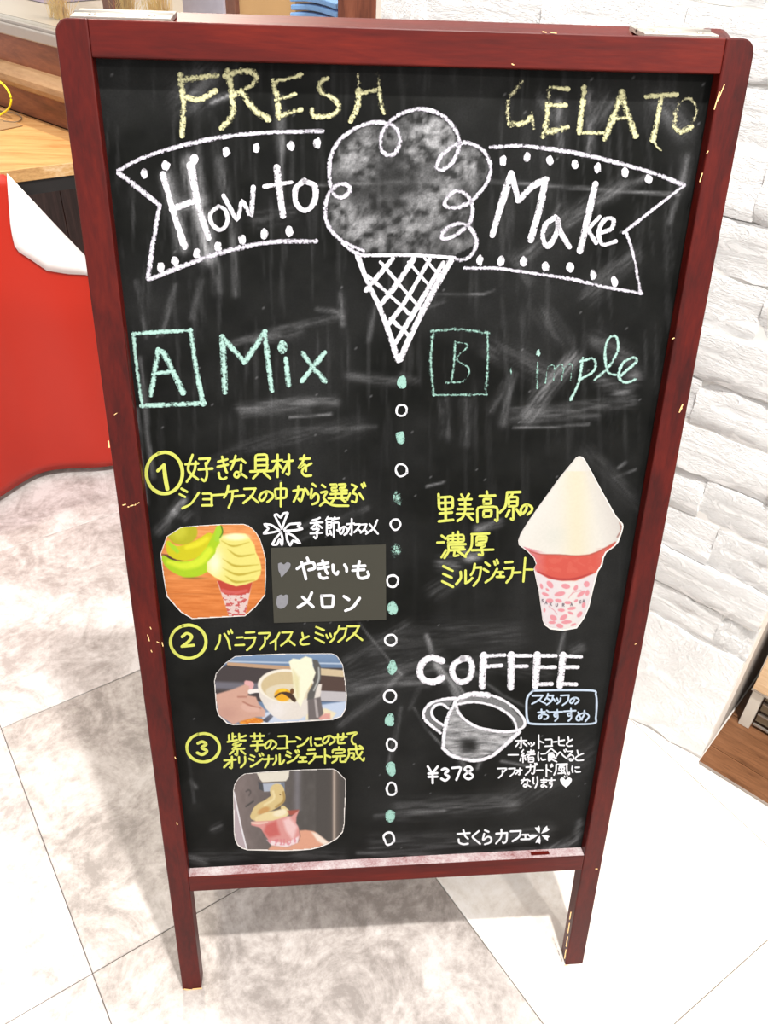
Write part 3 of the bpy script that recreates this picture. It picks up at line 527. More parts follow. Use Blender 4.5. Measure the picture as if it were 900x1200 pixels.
lines('chalk_lettering', 'ch_mint', C6, [("40,76 160,68 282,62", 4.6), ("282,62 305,220 335,372", 5), ("338,370 200,375 75,380", 5), ("78,380 55,220 42,80", 4), ("145,145 130,240 115,332", 6), ("145,150 172,165 210,240 250,322", 6.2), ("125,245 205,235", 4.4)], 'mint green chalk letter A in a square')
lines('chalk_lettering', 'ch_mint', C6, [("415,90 422,200 427,320", 6), ("415,90 510,195", 6), ("510,195 595,68", 5.6), ("595,68 610,200 625,315", 5.4), ("684,182 695,290", 5.6), ("755,158 800,220 848,275", 5.6), ("848,155 800,215 752,275", 5.6)], 'mint green chalk word Mix')
dots('chalk_spot', C6, [(668, 132)], 8, 'ch_mint', None)
lines('chalk_lettering', 'ch_mint2', C7, [("55,58 150,50 262,65", 4.8), ("262,68 262,180 255,290", 4.6), ("255,296 150,298 60,298", 4), ("60,296 48,180 55,60", 5), ("140,100 135,180 125,250", 3.6), ("140,98 188,112 146,162 192,200 172,245 108,252", 3)], 'worn mint green chalk letter B in a square')
lines('chalk_lettering', 'ch_mint2', C7, [("350,200 350,215", 3)]); lines('chalk_lettering', 'ch_mint2', C7, [("450,180 448,270", 3.6)], 'half wiped mint chalk letter i')
lines('chalk_lettering', 'ch_mint2', C7, [("480,250 490,195 512,190 510,245 518,200 545,186 540,245 552,195 580,185 574,240", 2.6)], 'half wiped mint chalk letter m')
lines('chalk_lettering', 'ch_mint', C7, [("620,160 605,250 575,315", 3.2), ("612,172 660,162 664,205 612,240", 3), ("665,240 712,200 752,130 745,78 715,90 704,150 718,215 765,222", 3.2), ("765,225 822,172 808,158 770,180 755,228 780,252 818,240", 3)], 'mint chalk cursive letters ple')
dots('chalk_spot', C7, [(452, 140)], 4, 'ch_mint', None)
C8 = crop(430, 420, 2.0714)
for x, y in [(86,58),(82,194),(75,340),(70,466),(62,608),(61,750),(56,879),(58,996),(56,1110)]:
    q = 'ch_mint2' if y in (340, 466) else 'ch_mintd'
    dots('chalk_dot', C8, [(x, y)], 8.2, q, 'mint green chalk dot')
for x, y in [(84,126),(84,271),(70,403),(62,541),(58,684),(56,820),(59,938),(60,1045),(54,1166)]:
    rx, ry = rng.uniform(12, 15, 2); pts = [[x + rx * math.cos(a) + rng.normal(0, .7), y + ry * math.sin(a) + rng.normal(0, .7)] for a in np.linspace(.4, .4 + 2 * math.pi, 9)]
    pen = Pen(); pen.line(C8(pts), 2.4, True, .2); attach(pen.build('chalk_ring', 'mk_white', None, 'small white chalk ring'))

# numbered yellow marker lines
T1 = crop(160, 520, 3.2143); T2 = crop(300, 590, 5.625); T3 = crop(190, 720, 3.6); T4 = crop(210, 845, 3.913); T5 = crop(500, 560, 6.4286); T6 = crop(480, 750, 4.0909); T7 = crop(570, 850, 6.923); T8 = crop(490, 890, 5.294)
def circ(cx, cy, rx, ry): return [[cx + rx * math.cos(a), cy + ry * math.sin(a)] for a in np.linspace(-1.9, -1.9 + 2 * math.pi, 17)]
def label_text(name, mat, cr, items, wpx, label, extra=None, d=None):
    pen = Pen() if d is None else Pen(d)
    text(pen, cr, items, wpx)
    for e in extra or []: pen.line(cr(e[0]), e[1], not (len(e) > 2 and e[2] == 'p'), .12)
    return attach(pen.build(name, mat, None, label))
label_text('marker_lettering', 'mk_yellow', T1, [], 0, 'yellow circled number 1', [(circ(105, 110, 68, 78), 4), ("80,102 103,80", 4), ("103,80 108,125 116,170", 4.6)])
label_text('marker_lettering', 'mk_yellow', T1, [('好',185,42,285,145),('き',300,48,350,135),('な',350,45,418,132),('具',430,38,510,130),('材',512,42,588,125),('を',606,44,664,122)], 2.9, 'upper yellow handwritten line of step 1')
label_text('marker_lettering', 'mk_yellow', T1, [('シ',162,165,235,245),('ョ',240,185,290,235),('ー',288,185,330,200),('ケ',330,158,380,240),('ー',370,188,405,205),('ス',400,163,460,225),('の',460,175,515,220),('中',513,148,575,236),('か',588,160,650,220),('ら',648,150,690,230),('選',690,148,797,240),('ぶ',790,148,862,225)], 2.8, 'lower yellow handwritten line of step 1')
label_text('marker_drawing', 'mk_white', T2, [], 0, 'white outline drawing of a five petal blossom', [("170,168 150,130 120,75 138,70 163,95 180,65 212,60 190,110 172,165", 2.6, 'p'), ("185,172 220,135 300,130 272,150 310,166 260,177 190,181", 2.6, 'p'), ("200,190 250,215 295,265 242,242 225,280 205,240 200,192", 2.6, 'p'), ("165,190 175,230 172,278 155,232 140,272 105,272 130,230 163,192", 2.6, 'p'), ("155,176 100,140 50,135 85,165 45,200 110,190 153,180", 2.6, 'p')])
label_text('marker_lettering', 'mk_white', T2, [('季',355,95,442,232),('節',455,92,552,218),('の',548,148,606,207),('オ',595,102,650,215),('ス',645,132,695,190),('ス',688,132,738,195),('メ',722,108,812,206)], 2.2, 'small white handwritten line beside the blossom')
cardP = T2("97,292 855,270 858,765 118,785")
def slab(name, px, d0, d1, mat, label=None):
    U0 = to_board(px, d0); return attach(prism(name, [B(u, v, d0) for u, v in U0], BN * (d1 - d0), mat, None)), U0
cardo, _ = slab('menu_card', cardP, -REC, -REC + .0009, 'card'); cardo['label'] = 'dark card with white handwriting for the seasonal flavours'
CD = -REC + .0013
def sub(o, par): 
    o.parent = par; o.matrix_parent_inverse = Matrix.Identity(4); return o
for its, nm in (([('や',270,360,392,500),('き',400,378,488,496),('い',498,398,606,472),('も',622,382,748,496)], 'upper flavour name in white brush marker'), ([('メ',270,588,388,690),('ロ',420,598,524,688),('ン',574,603,682,712)], 'lower flavour name in white brush marker')):
    o = label_text('marker_lettering', 'mk_white', T2, its, 3.4, nm, d=CD); sub(o, cardo)
pen = Pen(CD); pen2 = Pen(CD); pen.blob(T2("145,397 165,390 183,402 204,388 226,396 222,425 192,462 168,485 160,465 148,440")); pen2.blob(T2("140,612 165,600 180,607 200,600 213,615 208,660 180,690 148,690 134,655"))
sub(attach(pen.build('heart_mark', 'mk_grey', None, 'upper grey heart mark')), cardo); sub(attach(pen2.build('heart_mark', 'mk_grey', None, 'lower grey heart mark')), cardo)
label_text('marker_lettering', 'mk_yellow', T3, [('2',82,80,132,135)], 3.4, 'yellow circled number 2', [(circ(110, 115, 75, 70), 3.6)])
label_text('marker_lettering', 'mk_yellow', T3, [('バ',225,66,295,148),('ニ',306,90,347,135),('ラ',345,73,397,150),('ア',405,73,462,148),('イ',453,78,500,148),('ス',500,70,560,132),('と',578,78,622,128),('ミ',643,48,688,120),('ッ',690,72,732,118),('ク',726,48,782,115),('ス',775,43,845,110)], 2.4, 'yellow handwritten line of step 2')
label_text('marker_lettering', 'mk_yellow', T4, [('3',80,95,132,154)], 3.4, 'yellow circled number 3', [(circ(110, 122, 75, 65), 3.4)])
label_text('marker_lettering', 'mk_yellow', T4, [('紫',222,58,312,157),('芋',325,58,392,140),('の',390,85,447,130),('コ',450,62,500,132),('ー',498,88,532,98),('ン',535,68,592,118),('に',598,70,657,115),('の',655,63,714,108),('せ',713,55,767,105),('て',770,48,817,108)], 2.4, 'upper yellow handwritten line of step 3')
label_text('marker_lettering', 'mk_yellow', T4, [('オ',203,163,262,220),('リ',265,163,310,212),('ジ',320,148,387,210),('ナ',385,158,430,212),('ル',430,153,482,202),('ジ',490,133,552,192),('ェ',548,160,585,190),('ラ',585,128,627,192),('ー',618,158,655,168),('ト',655,128,700,192),('完',698,118,767,192),('成',765,112,848,182)], 2.4, 'lower yellow handwritten line of step 3')
label_text('marker_lettering', 'mk_yellow', T5, [('里',72,122,212,335),('美',228,122,352,322),('高',365,102,548,335),('原',553,98,707,322),('の',703,193,797,278)], 3.0, 'first yellow handwritten line beside the gelato cutout')
label_text('marker_lettering', 'mk_yellow', T5, [('濃',80,408,297,602),('厚',300,408,502,592)], 2.8, 'second yellow handwritten line beside the gelato cutout')
label_text('marker_lettering', 'mk_yellow', T5, [('ミ',112,660,207,822),('ル',222,698,342,802),('ク',328,648,418,812),('ジ',428,618,542,792),('ェ',528,700,582,752),('ラ',583,628,657,787),('ー',648,705,707,720)], 2.9, 'third yellow handwritten line beside the gelato cutout', [("742,602 728,780", 3, 'p'), ("738,690 798,690", 2.6, 'p')])
cof = lines('chalk_lettering', 'ch_heavy', T6, [("155,100 110,84 68,102 48,150 70,192 120,200 155,182", 7), ("255,88 215,115 205,158 240,200 285,185 300,130 285,92 255,88", 6.5), ("356,74 350,150 348,222", 8.5, 'p'), ("345,78 455,72", 4, 'p'), ("355,128 440,122", 4, 'p'), ("488,72 485,225", 8.5, 'p'), ("475,75 580,75", 4, 'p'), ("490,128 562,125", 4, 'p'),
 ("612,72 603,220", 8.5, 'p'), ("600,75 700,75", 4, 'p'), ("610,130 697,130", 4, 'p'), ("605,213 680,210", 4.2, 'p'), ("736,72 720,218", 8.5, 'p'), ("725,75 822,80", 4, 'p'), ("735,130 805,130", 4, 'p'), ("720,210 798,212", 4.2, 'p')], 'bold white chalk word COFFEE', jit=.08)
lines('chalk_drawing', 'ch_heavy', P5, [("318,192 370,155 450,135 530,140 620,165 700,210 770,270 812,345 770,390 680,405 570,395 470,370 390,320 345,270 320,200", 3.2), ("370,160 450,140 550,148", 6), ("340,212 420,197 520,205 620,235 700,285 738,330 752,382", 2.8), ("320,170 240,177 150,205 105,255 102,310 150,360 215,412", 3.2), ("272,240 230,212 182,220 155,262 170,310 235,360", 2.8), ("318,205 270,300 245,400 235,520", 4), ("235,520 290,568 370,595 450,606 520,598 600,560 680,490 772,405", 4)], 'white chalk drawing of a tilted coffee cup')
label_text('marker_drawing', 'mk_blue', T6, [], 0, 'pale blue rounded outline box', [("592,243 740,240 878,243 893,262 897,300 893,370 880,400 740,403 592,402 566,385 560,330 565,275 592,243", 2.4)])
label_text('marker_lettering', 'mk_blue', T6, [('ス',583,263,652,307),('タ',645,258,692,310),('ッ',690,273,727,306),('フ',722,260,767,312),('の',766,273,813,307),('お',613,333,672,382),('す',673,333,732,387),('す',738,328,797,387),('め',795,338,862,392)], 2.0, 'pale blue handwritten words in the rounded box')
label_text('marker_lettering', 'mk_white', T7, [('ホ',230,98,332,187),('ッ',338,133,392,168),('ト',403,78,475,187),('コ',473,108,537,175),('ー',535,126,572,140),('ヒ',577,93,642,170),('と',645,93,702,170)], 1.8, 'first small white handwritten line below the rounded box')
label_text('marker_lettering', 'mk_white', T7, [('一',177,232,257,248),('緒',272,198,397,302),('に',415,213,480,287),('食',478,188,572,297),('べ',563,188,657,282),('る',653,203,712,287),('と',713,203,792,287)], 1.7, 'second small white handwritten line below the rounded box')
label_text('marker_lettering', 'mk_white', T7, [('ア',88,343,172,427),('フ',178,343,237,412),('ォ',233,348,292,404),('ガ',313,308,412,402),('ー',408,358,457,368),('ド',463,313,542,412),('風',548,308,672,402),('に',688,328,762,382)], 1.8, 'third small white handwritten line below the rounded box')
label_text('marker_lettering', 'mk_white', T7, [('な',278,428,362,502),('り',373,418,422,507),('ま',438,428,492,502),('す',488,428,557,507)], 1.8, 'last small white handwritten line ending in a heart')
pen = Pen(); pen.blob(T7("645,506 615,480 597,445 606,428 625,424 642,442 665,423 688,430 692,450 675,480")); pen.line(T7("634,412 636,420"), 1.5); pen.line(T7("654,408 655,416"), 1.5); attach(pen.build('heart_mark', 'mk_white', None, 'small white heart'))
label_text('marker_lettering', 'mk_white', T8, [('¥',60,43,122,146),('3',142,55,196,130),('7',208,48,272,126),('8',282,43,343,121)], 2.8, 'white price ¥378')
label_text('marker_lettering', 'mk_white', T8, [('さ',237,438,327,527),('く',323,443,387,522),('ら',388,438,462,527),('カ',478,433,562,522),('フ',568,438,642,505),('ェ',638,458,692,500)], 2.2, 'white handwritten cafe name at the bottom')
pen = Pen()
for a, L in ((-112, 45), (-40, 60), (25, 52), (105, 50), (165, 68)):
    a = math.radians(a); d = np.array([math.cos(a), math.sin(a)]); n = np.array([-d[1], d[0]]); c = np.array([757, 465]) + d * 8; wv = 19
    pen.blob(T8(np.array([c, c + d * L * .6 + n * wv * .7, c + d * L + n * wv * .75, c + d * L * .86, c + d * L - n * wv * .75, c + d * L * .6 - n * wv * .7])), False)
attach(pen.build('marker_drawing', 'mk_white', None, 'small solid white five petal blossom'))

# ------------------------------------------------------------ printed photos glued to the board
def lerp(a, b, t): return np.asarray(a)[None, :] * (1 - t[:, None]) + np.asarray(b)[None, :] * t[:, None]
class Paint:
    """paints a flat print on its own vertex grid (photo print = flat picture)"""
    def __init__(s, cr, outline, step=.75):
        s.out = cr(outline); s.cr = cr; lo, hi = s.out.min(0), s.out.max(0)
        xs = np.arange(lo[0], hi[0] + step, step); ys = np.arange(lo[1], hi[1] + step, step); s.nx, s.ny = len(xs), len(ys)
        XX, YY = np.meshgrid(xs, ys); s.px = np.stack([XX.ravel(), YY.ravel()], 1); o = cr([[0, 0]])[0]
        s.X = (s.px[:, 0] - o[0]) * cr.sc; s.Y = (s.px[:, 1] - o[1]) * cr.sc; s.C = np.zeros((len(s.X), 3))
    def put(s, m, c): m = np.clip(m, 0, 1)[:, None]; s.C = s.C * (1 - m) + (np.asarray(c, float) * np.ones((1, 3)) if np.ndim(c) == 1 else c) * m
    def n(s, sx, sy, seed, o=3): return vnoise(s.X / sx + 40, s.Y / sy + 40, 1, seed, o)
    def poly(s, st, c, soft=3):
        P = parse(st) if isinstance(st, str) else np.asarray(st, float); m = inpoly(P, s.X, s.Y).astype(float); A = np.stack([s.X, s.Y], 1); d = np.full(len(A), 1e9)
        for i in range(len(P)): d = np.minimum(d, seg_d(A, P[i], P[(i + 1) % len(P)])[0])
        s.put(np.clip(.5 + np.where(m > 0, d, -d) / (2 * soft), 0, 1), c)
    def ell(s, cx, cy, rx, ry, c, ang=0, soft=.12):
        a = math.radians(ang); dx, dy = s.X - cx, s.Y - cy; u = (dx * math.cos(a) + dy * math.sin(a)) / rx; v = (-dx * math.sin(a) + dy * math.cos(a)) / ry
        s.put(np.clip((1 - np.sqrt(u * u + v * v)) / soft + .5, 0, 1), c)
    def stroke(s, st, r, c, soft=4):
        P = parse(st); 
        r = np.asarray(r, float) * np.ones(len(P)); A = np.stack([s.X, s.Y], 1); best = np.full(len(A), -1e9)
        PP = catmull(P, 4); rr = np.interp(np.linspace(0, len(P) - 1, len(PP)), range(len(P)), r)
        for i in range(len(PP) - 1):
            d, t = seg_d(A, PP[i], PP[i + 1]); best = np.maximum(best, rr[i] * (1 - t) + rr[i + 1] * t - d)
        s.put(np.clip(best / soft + .5, 0, 1), c); return best
    def build(s, name, label, d0, border=.8, k=.53):
        paper, _ = slab(name, s.out, -REC, d0, 'paper'); paper['label'] = label
        c = s.out.mean(0); inner = s.out - (s.out - c) / np.linalg.norm(s.out - c, axis=1)[:, None] * border
        d = d0 + .0003; U = to_board(s.px, d); V = U[:, :1] * np.array([1., 0, 0]) + U[:, 1:2] * BU + d * BN
        i = (np.arange(s.ny - 1)[:, None] * s.nx + np.arange(s.nx - 1)[None, :]).ravel(); cx = s.px[i] + .37
        i = i[inpoly(inner, cx[:, 0], cx[:, 1])]; f = np.stack([i, i + s.nx, i + s.nx + 1, i + 1], 1)
        use = np.unique(f); mp = np.full(len(V), -1); mp[use] = np.arange(len(use))
        me = mk('picture', V[use], mp[f].tolist(), 'print'); a = me.data.attributes.new('print', 'FLOAT_COLOR', 'POINT')
        a.data.foreach_set('color', np.hstack([srgb(np.clip(s.C[use], 0, 255)) * k, np.ones((len(use), 1))]).astype(np.float32).ravel())
        attach(me); sub(me, paper); return paper
OC = (0, 0, 0)
# step 1: soft cream beside green bananas
P1 = crop(180, 605, 6.4286); p = Paint(P1, "205,82 340,70 500,60 680,58 715,70 745,92 775,125 802,170 825,240 845,320 847,450 840,592 770,680 690,750 290,771 205,720 100,603 85,520 72,440 52,280 98,152")
p.C = lerp((240, 158, 92), (222, 126, 56), np.clip((p.Y - 60) / 600, 0, 1)) + (p.n(160, 14, 3)[:, None] - .5) * 55
p.put(np.exp(-((p.Y - 350 - p.X * .02) / 4) ** 2) * (p.X > 700) * .5, (150, 80, 30)); p.put(np.exp(-((p.Y - 585) / 4) ** 2) * .3, (150, 80, 30))
p.ell(215, 120, 115, 95, (186, 184, 24)); p.ell(190, 110, 60, 60, (206, 204, 50), soft=.8)
p.poly("60,285 110,290 180,330 240,320 200,345 100,330", (70, 40, 40), 8)
p.stroke("112,205 150,265 240,275 340,235 420,170", [22, 45, 60, 60, 45], (214, 206, 14), 5); p.stroke("118,205 150,235 180,265", [10, 18, 14], (175, 220, 40), 14)
p.stroke("250,235 330,210 400,170", [16, 20, 16], (236, 228, 40), 20)
p.stroke("75,312 130,365 240,400 340,380 430,300 470,200 495,95", [18, 38, 60, 66, 66, 48, 28], (176, 212, 24), 5)
p.stroke("110,345 230,375 350,340 420,260", [14, 26, 30, 28], (220, 238, 50), 26); p.stroke("480,170 492,90", [22, 18], (170, 215, 50), 10)
p.stroke("510,75 520,120 500,160", [5, 5, 4], (80, 120, 20), 5); p.put(np.exp(-(((p.X - 300) / 90) ** 2 + ((p.Y - 466) / 8) ** 2)) * .6, (110, 90, 30))
p.poly("478,490 746,480 690,752 570,760", (232, 205, 200)); p.poly("480,485 748,480 722,575 640,596 540,590 508,560", (196, 66, 50)); p.stroke("520,560 600,578 700,560", [14, 14, 10], (214, 96, 90), 10)
m = inpoly(parse("512,585 722,578 690,752 570,760"), p.X, p.Y) & (p.n(20, 14, 9, 2) > .56); p.put(m * .85, (196, 70, 70))
p.poly("495,175 520,148 600,132 690,132 720,160 760,215 770,270 800,330 812,390 805,440 780,480 700,512 620,528 540,500 460,460 402,415 402,350 440,315 465,280 470,240 500,200", (240, 230, 128), 4)
for st, r in (("512,185 600,225 720,195", 7), ("560,250 640,300 760,285", 9), ("520,320 620,375 790,365", 9), ("520,390 640,440 808,405", 10), ("540,450 620,495 760,480", 10)): p.stroke(st, [2, r, 2], (196, 176, 62), 9)
p.put(np.exp(-(((p.X - 460) / 60) ** 2 + ((p.Y - 350) / 110) ** 2)) * .9 * inpoly(parse("495,175 690,132 560,520 402,415 402,350 465,280"), p.X, p.Y), (255, 252, 222)); p.ell(620, 155, 90, 25, (254, 250, 205), 0, .8)
p.build('photo_print', 'photo of pale yellow soft cream in a cone beside green bananas', -REC + .0008)
# step 2: hand holding a cup, ice cream on tongs
P2 = crop(245, 760, 5.294); p = Paint(P2, "160,48 300,38 450,32 760,30 785,38 802,55 830,100 845,200 855,290 850,370 822,420 765,440 500,456 150,472 110,462 58,412 45,370 38,280 32,200 42,155 100,90")
p.C = lerp((138, 166, 200), (104, 130, 165), np.clip(p.Y / 110, 0, 1)); p.put(np.exp(-((p.Y - 78 - p.X * .02) / 5) ** 2), (196, 210, 230))
p.poly("30,150 120,92 520,118 860,120 860,330 30,330", (66, 58, 60)); p.stroke("120,95 350,112 520,122", [10, 12, 12], (196, 160, 128)); p.poly("690,122 840,135 850,178 690,165", (214, 194, 160)); p.poly("690,168 850,180 850,268 690,262", (82, 62, 56))
p.poly("30,205 320,215 320,260 30,250", (112, 110, 122), 10); p.poly("690,262 860,270 860,330 690,325", (196, 192, 196)); p.poly("330,400 860,325 860,460 330,470", (200, 214, 238), 5); p.poly("600,400 720,370 790,400 760,440 600,445", (240, 228, 196), 5)
p.poly("190,440 280,425 340,440 330,465 190,472", (226, 128, 30), 5); p.put(inpoly(parse("190,430 340,430 340,470 190,470"), p.X, p.Y) * (p.n(14, 10, 4) > .55) * .6, (250, 176, 60)); p.poly("330,445 380,405 400,420 360,462", (70, 74, 92))
p.poly("38,285 150,252 215,225 240,202 265,205 272,240 240,290 290,300 310,345 350,385 345,425 290,425 200,450 150,472 60,412", (214, 168, 150), 5); p.stroke("232,212 262,222 258,248", [14, 16, 10], (232, 176, 176), 6); p.stroke("210,330 260,355 320,370", [4, 5, 4], (176, 120, 104), 8); p.stroke("215,360 240,375 300,380", [16, 18, 14], (224, 180, 164), 12); p.stroke("180,300 230,300", [5, 5], (180, 124, 108), 10); p.put(np.exp(-(((p.X - 110) / 70) ** 2 + ((p.Y - 400) / 45) ** 2)) * .5, (188, 140, 128))
p.stroke("255,268 290,262 330,262", [14, 12, 14], (246, 240, 236), 4)
p.poly("305,230 312,300 350,370 400,420 450,445 560,440 610,410 650,350 690,300 700,220", (232, 224, 216)); p.put(np.exp(-(((p.X - 420) / 60) ** 2 + ((p.Y - 380) / 60) ** 2)) * .5, (246, 244, 248))
p.ell(480, 232, 178, 104, (246, 240, 226), 3, .04); p.ell(485, 236, 162, 92, (214, 194, 152), 3, .06); p.ell(490, 275, 140, 55, (228, 216, 190), 2, .1); p.ell(458, 288, 52, 40, (240, 176, 30), 0, .2); p.stroke("410,300 450,275 500,290 530,320", [5, 5, 16, 12], (64, 40, 24), 5); p.stroke("440,262 470,258", [8, 8], (252, 206, 50), 8); p.ell(515, 265, 12, 18, (110, 70, 30))
p.poly("495,82 520,62 560,68 600,48 640,62 645,110 662,150 640,210 600,275 582,330 568,362 552,335 530,290 520,170 505,120", (250, 248, 222), 4); p.poly("520,130 560,180 560,300 545,320 522,200", (232, 224, 180), 10)
p.poly("640,68 672,72 692,110 694,190 665,250 650,320 608,320 612,280 655,200 665,150 648,110", (92, 90, 88), 4); p.stroke("680,120 680,190 650,260", [5, 6, 5], (176, 178, 176), 6); p.poly("612,320 690,300 710,400 690,440 616,442", (112, 104, 104), 4); p.stroke("660,320 672,420", [7, 8], (180, 172, 172), 8); p.poly("680,430 720,402 752,402 752,440 690,444", (226, 164, 156), 5)
p.build('photo_print', 'photo of a hand holding a white cup under a scoop of vanilla', -REC + .0008)
# step 3: swirl piped into a cone
P3 = crop(265, 895, 6); p = Paint(P3, "130,70 260,58 400,48 560,40 750,35 775,45 802,70 840,110 842,200 835,320 832,420 820,480 780,525 720,560 660,585 600,600 500,608 400,611 150,605 110,592 80,570 62,530 55,480 52,330 50,190 58,145 78,112 100,88")
p.C = lerp((128, 114, 112), (84, 80, 78), np.clip((p.X - 60) / 480, 0, 1)) + (p.n(40, 80, 6)[:, None] - .5) * 22
p.poly("630,30 860,30 860,620 630,620", (74, 70, 68), 8); p.put(np.exp(-((p.X - 500) / 24) ** 2) * .5 * (p.Y < 330), (150, 148, 160)); p.put(np.exp(-((p.X - 760) / 10) ** 2) * .95, (216, 200, 188)); p.put(np.exp(-((p.X - 770) / 28) ** 2) * .4, (140, 120, 108))
p.poly("40,180 62,215 148,605 40,605", (188, 172, 178), 3); p.stroke("55,200 100,420 145,600", [4, 5, 5], (240, 238, 244), 3); p.stroke("140,195 160,185 172,200 160,225", [5, 6, 6, 4], (84, 76, 76), 6); p.stroke("140,300 190,265", [6, 6], (70, 66, 66), 6)
p.poly("215,66 445,48 440,95 420,122 255,130 235,105", (232, 226, 212), 3); p.poly("225,125 262,140 268,195 232,180", (72, 74, 80)); p.poly("258,140 408,130 412,188 265,197", (178, 186, 202), 3); p.poly("385,132 410,130 412,188 388,190", (120, 128, 144), 3)
p.stroke("358,190 362,245 300,290 230,320 195,370", [50, 50, 44, 34, 26], (222, 198, 140), 4); p.stroke("330,195 335,245 270,290", [8, 8, 8], (240, 222, 172), 10); p.stroke("402,200 405,260 350,305", [7, 8, 7], (178, 146, 84), 8); p.ell(265, 330, 45, 22, (206, 158, 96), -25, .5); p.ell(380, 216, 7, 5, (120, 80, 40)); p.stroke("310,355 370,320 420,300", [4, 5, 4], (96, 74, 44), 4)
p.ell(320, 372, 125, 38, (238, 218, 166), -12, .15); p.stroke("400,310 432,335", [16, 14], (230, 208, 150), 5); p.ell(380, 345, 50, 24, (248, 236, 204), -15, .5); p.poly("430,330 512,322 500,350 450,365", (170, 84, 70), 5)
p.poly("178,408 230,405 330,400 420,372 460,368 512,328 494,375 492,420 510,450 520,520 490,560 420,582 320,570 272,500 240,450 176,432", (226, 156, 152), 4); p.poly("280,430 350,400 380,500 300,520 265,480", (208, 104, 100), 12); p.poly("400,400 440,375 500,440 470,540 420,470", (246, 206, 206), 12); p.stroke("180,415 230,420 290,412", [6, 8, 4], (240, 206, 190), 5)
p.poly("285,535 420,560 510,510 505,560 420,590 320,575", (248, 226, 230), 5); p.put(inpoly(parse("285,535 500,520 500,570 320,575"), p.X, p.Y) * (p.n(12, 30, 5, 2) > .55) * .6, (222, 120, 136))
p.poly("515,470 560,466 620,475 665,510 725,556 640,590 520,610 290,610 320,575 430,588 505,555 522,510", (230, 168, 140), 5); p.poly("600,480 640,490 725,556 690,572 640,540", (252, 236, 222), 8)
p.build('photo_print', 'photo of gelato being piped into a pink cone', -REC + .0008)
# gelato cutout
P4 = crop(595, 525, 5.457); p = Paint(P4, "435,62 455,52 478,56 492,72 530,140 565,205 600,270 645,350 690,430 735,482 738,500 728,540 706,600 680,628 630,665 612,700 604,745 575,790 545,900 520,1010 490,1080 470,1110 440,1150 350,1166 270,1156 235,1130 222,1100 210,1010 198,920 165,772 180,742 165,700 145,680 120,655 70,618 66,590 82,545 130,470 200,370 265,280 330,190")
p.C[:] = (244, 240, 232); p.put(np.exp(-((p.X - 440) / 90) ** 2) * .8 * (p.Y > 150), (246, 236, 206)); p.put(np.clip((p.X - 500 + (p.Y - 300) * -.3) / 180, 0, 1) * .8, (218, 210, 206)); p.put(np.clip((230 - p.X + (500 - p.Y) * .5) / 160, 0, 1) * .4, (252, 252, 250)); p.put(np.exp(-(((p.X - 300) / 70) ** 2 + ((p.Y - 560) / 60) ** 2)) * .4, (226, 228, 218)); p.put(np.exp(-((p.X - 545 - (p.Y - 300) * .25) / 10) ** 2) * .35, (238, 234, 228))
p.stroke("715,480 728,520 700,570", [3, 6, 4], (170, 120, 110), 6)
p.poly("120,640 210,678 330,684 440,688 520,680 590,655 690,598 690,640 640,670 612,745 580,790 500,825 430,852 350,852 260,835 190,795 160,740 150,690", (224, 92, 78), 4); p.put(np.clip((250 - p.X) / 90, 0, 1) * inpoly(parse("100,630 250,670 250,850 150,800"), p.X, p.Y) * .75, (226, 142, 156)); p.put(np.clip((p.X - 560) / 60, 0, 1) * ((p.Y > 640) & (p.Y < 800)) * .5, (226, 132, 122)); p.stroke("190,790 300,835 420,838 540,800", [4, 7, 7, 4], (190, 62, 60), 8); p.stroke("140,660 210,680 330,682 440,690 520,684 600,652 690,604", [3] * 7, (182, 88, 74), 5); p.put((p.n(40, 30, 12) > .55) * ((p.Y > 690) & (p.Y < 800)) * .25, (240, 130, 110))
cup = "150,770 190,797 260,837 350,854 430,854 500,828 580,792 640,760 560,1200 150,1200"; p.poly(cup, (240, 230, 234), 3); p.put(np.exp(-((p.X - 400) / 60) ** 2) * (p.Y > 850) * .6, (248, 244, 236))
for cx, cy, rx, ry, a in [(245,450,50,30,50),(430,470,52,30,10),(548,488,34,24,-60),(675,445,34,36,0),(360,560,65,28,-12),(190,565,44,20,22),(610,560,58,24,-38),(240,640,44,28,0),(345,640,42,22,10),(378,750,42,20,5),(500,730,50,20,-10),(488,785,36,16,22),(592,800,42,24,-50),(285,840,45,30,35),(405,835,50,28,-32),(270,895,42,20,0),(440,890,62,22,-5),(360,935,42,26,15),(640,690,22,36,15),(455,662,40,20,0),(682,548,24,36,15),(145,470,18,34,-15),(215,510,26,14,40),(550,640,26,16,-30),(520,920,36,14,-20),(180,750,14,26,0)]:
    x, y = (cx / 10 + 620 - 595) * 5.457, (cy / 10 + 640 - 525) * 5.457; p.ell(x, y, rx * .5457, ry * .5457, (240, 158, 168), a, .18)
for st in ("462,610 500,560 560,530 610,515", "230,705 290,750 330,800", "520,530 495,570"):
    q = (parse(st) / 10 + [25, 115]) * 5.457; p.stroke(' '.join('%f,%f' % tuple(k) for k in q), [2] * len(q), (232, 150, 160), 3)
cut = p.build('gelato_cutout', 'cut out print of white soft gelato in a pink cone with petal patterned cup', -REC + .0012, 1.2, .49)
pen = Pen(-REC + .0019); Q6 = crop(620, 640, 10)
for ch, x, y in (('S',160,640),('A',200,662),('K',255,680),('U',325,690),('R',402,688),('A',498,682),('C',600,652),('A',640,640)): pen.glyph(G[ch], Q6([[x - 13, y - 16], [x + 13, y + 16]]).ravel(), .8, 0)
sub(attach(pen.build('lettering', 'ink', None)), cut)
for o in sign.children:
    for c in o.children: c.matrix_parent_inverse = Matrix.Identity(4)

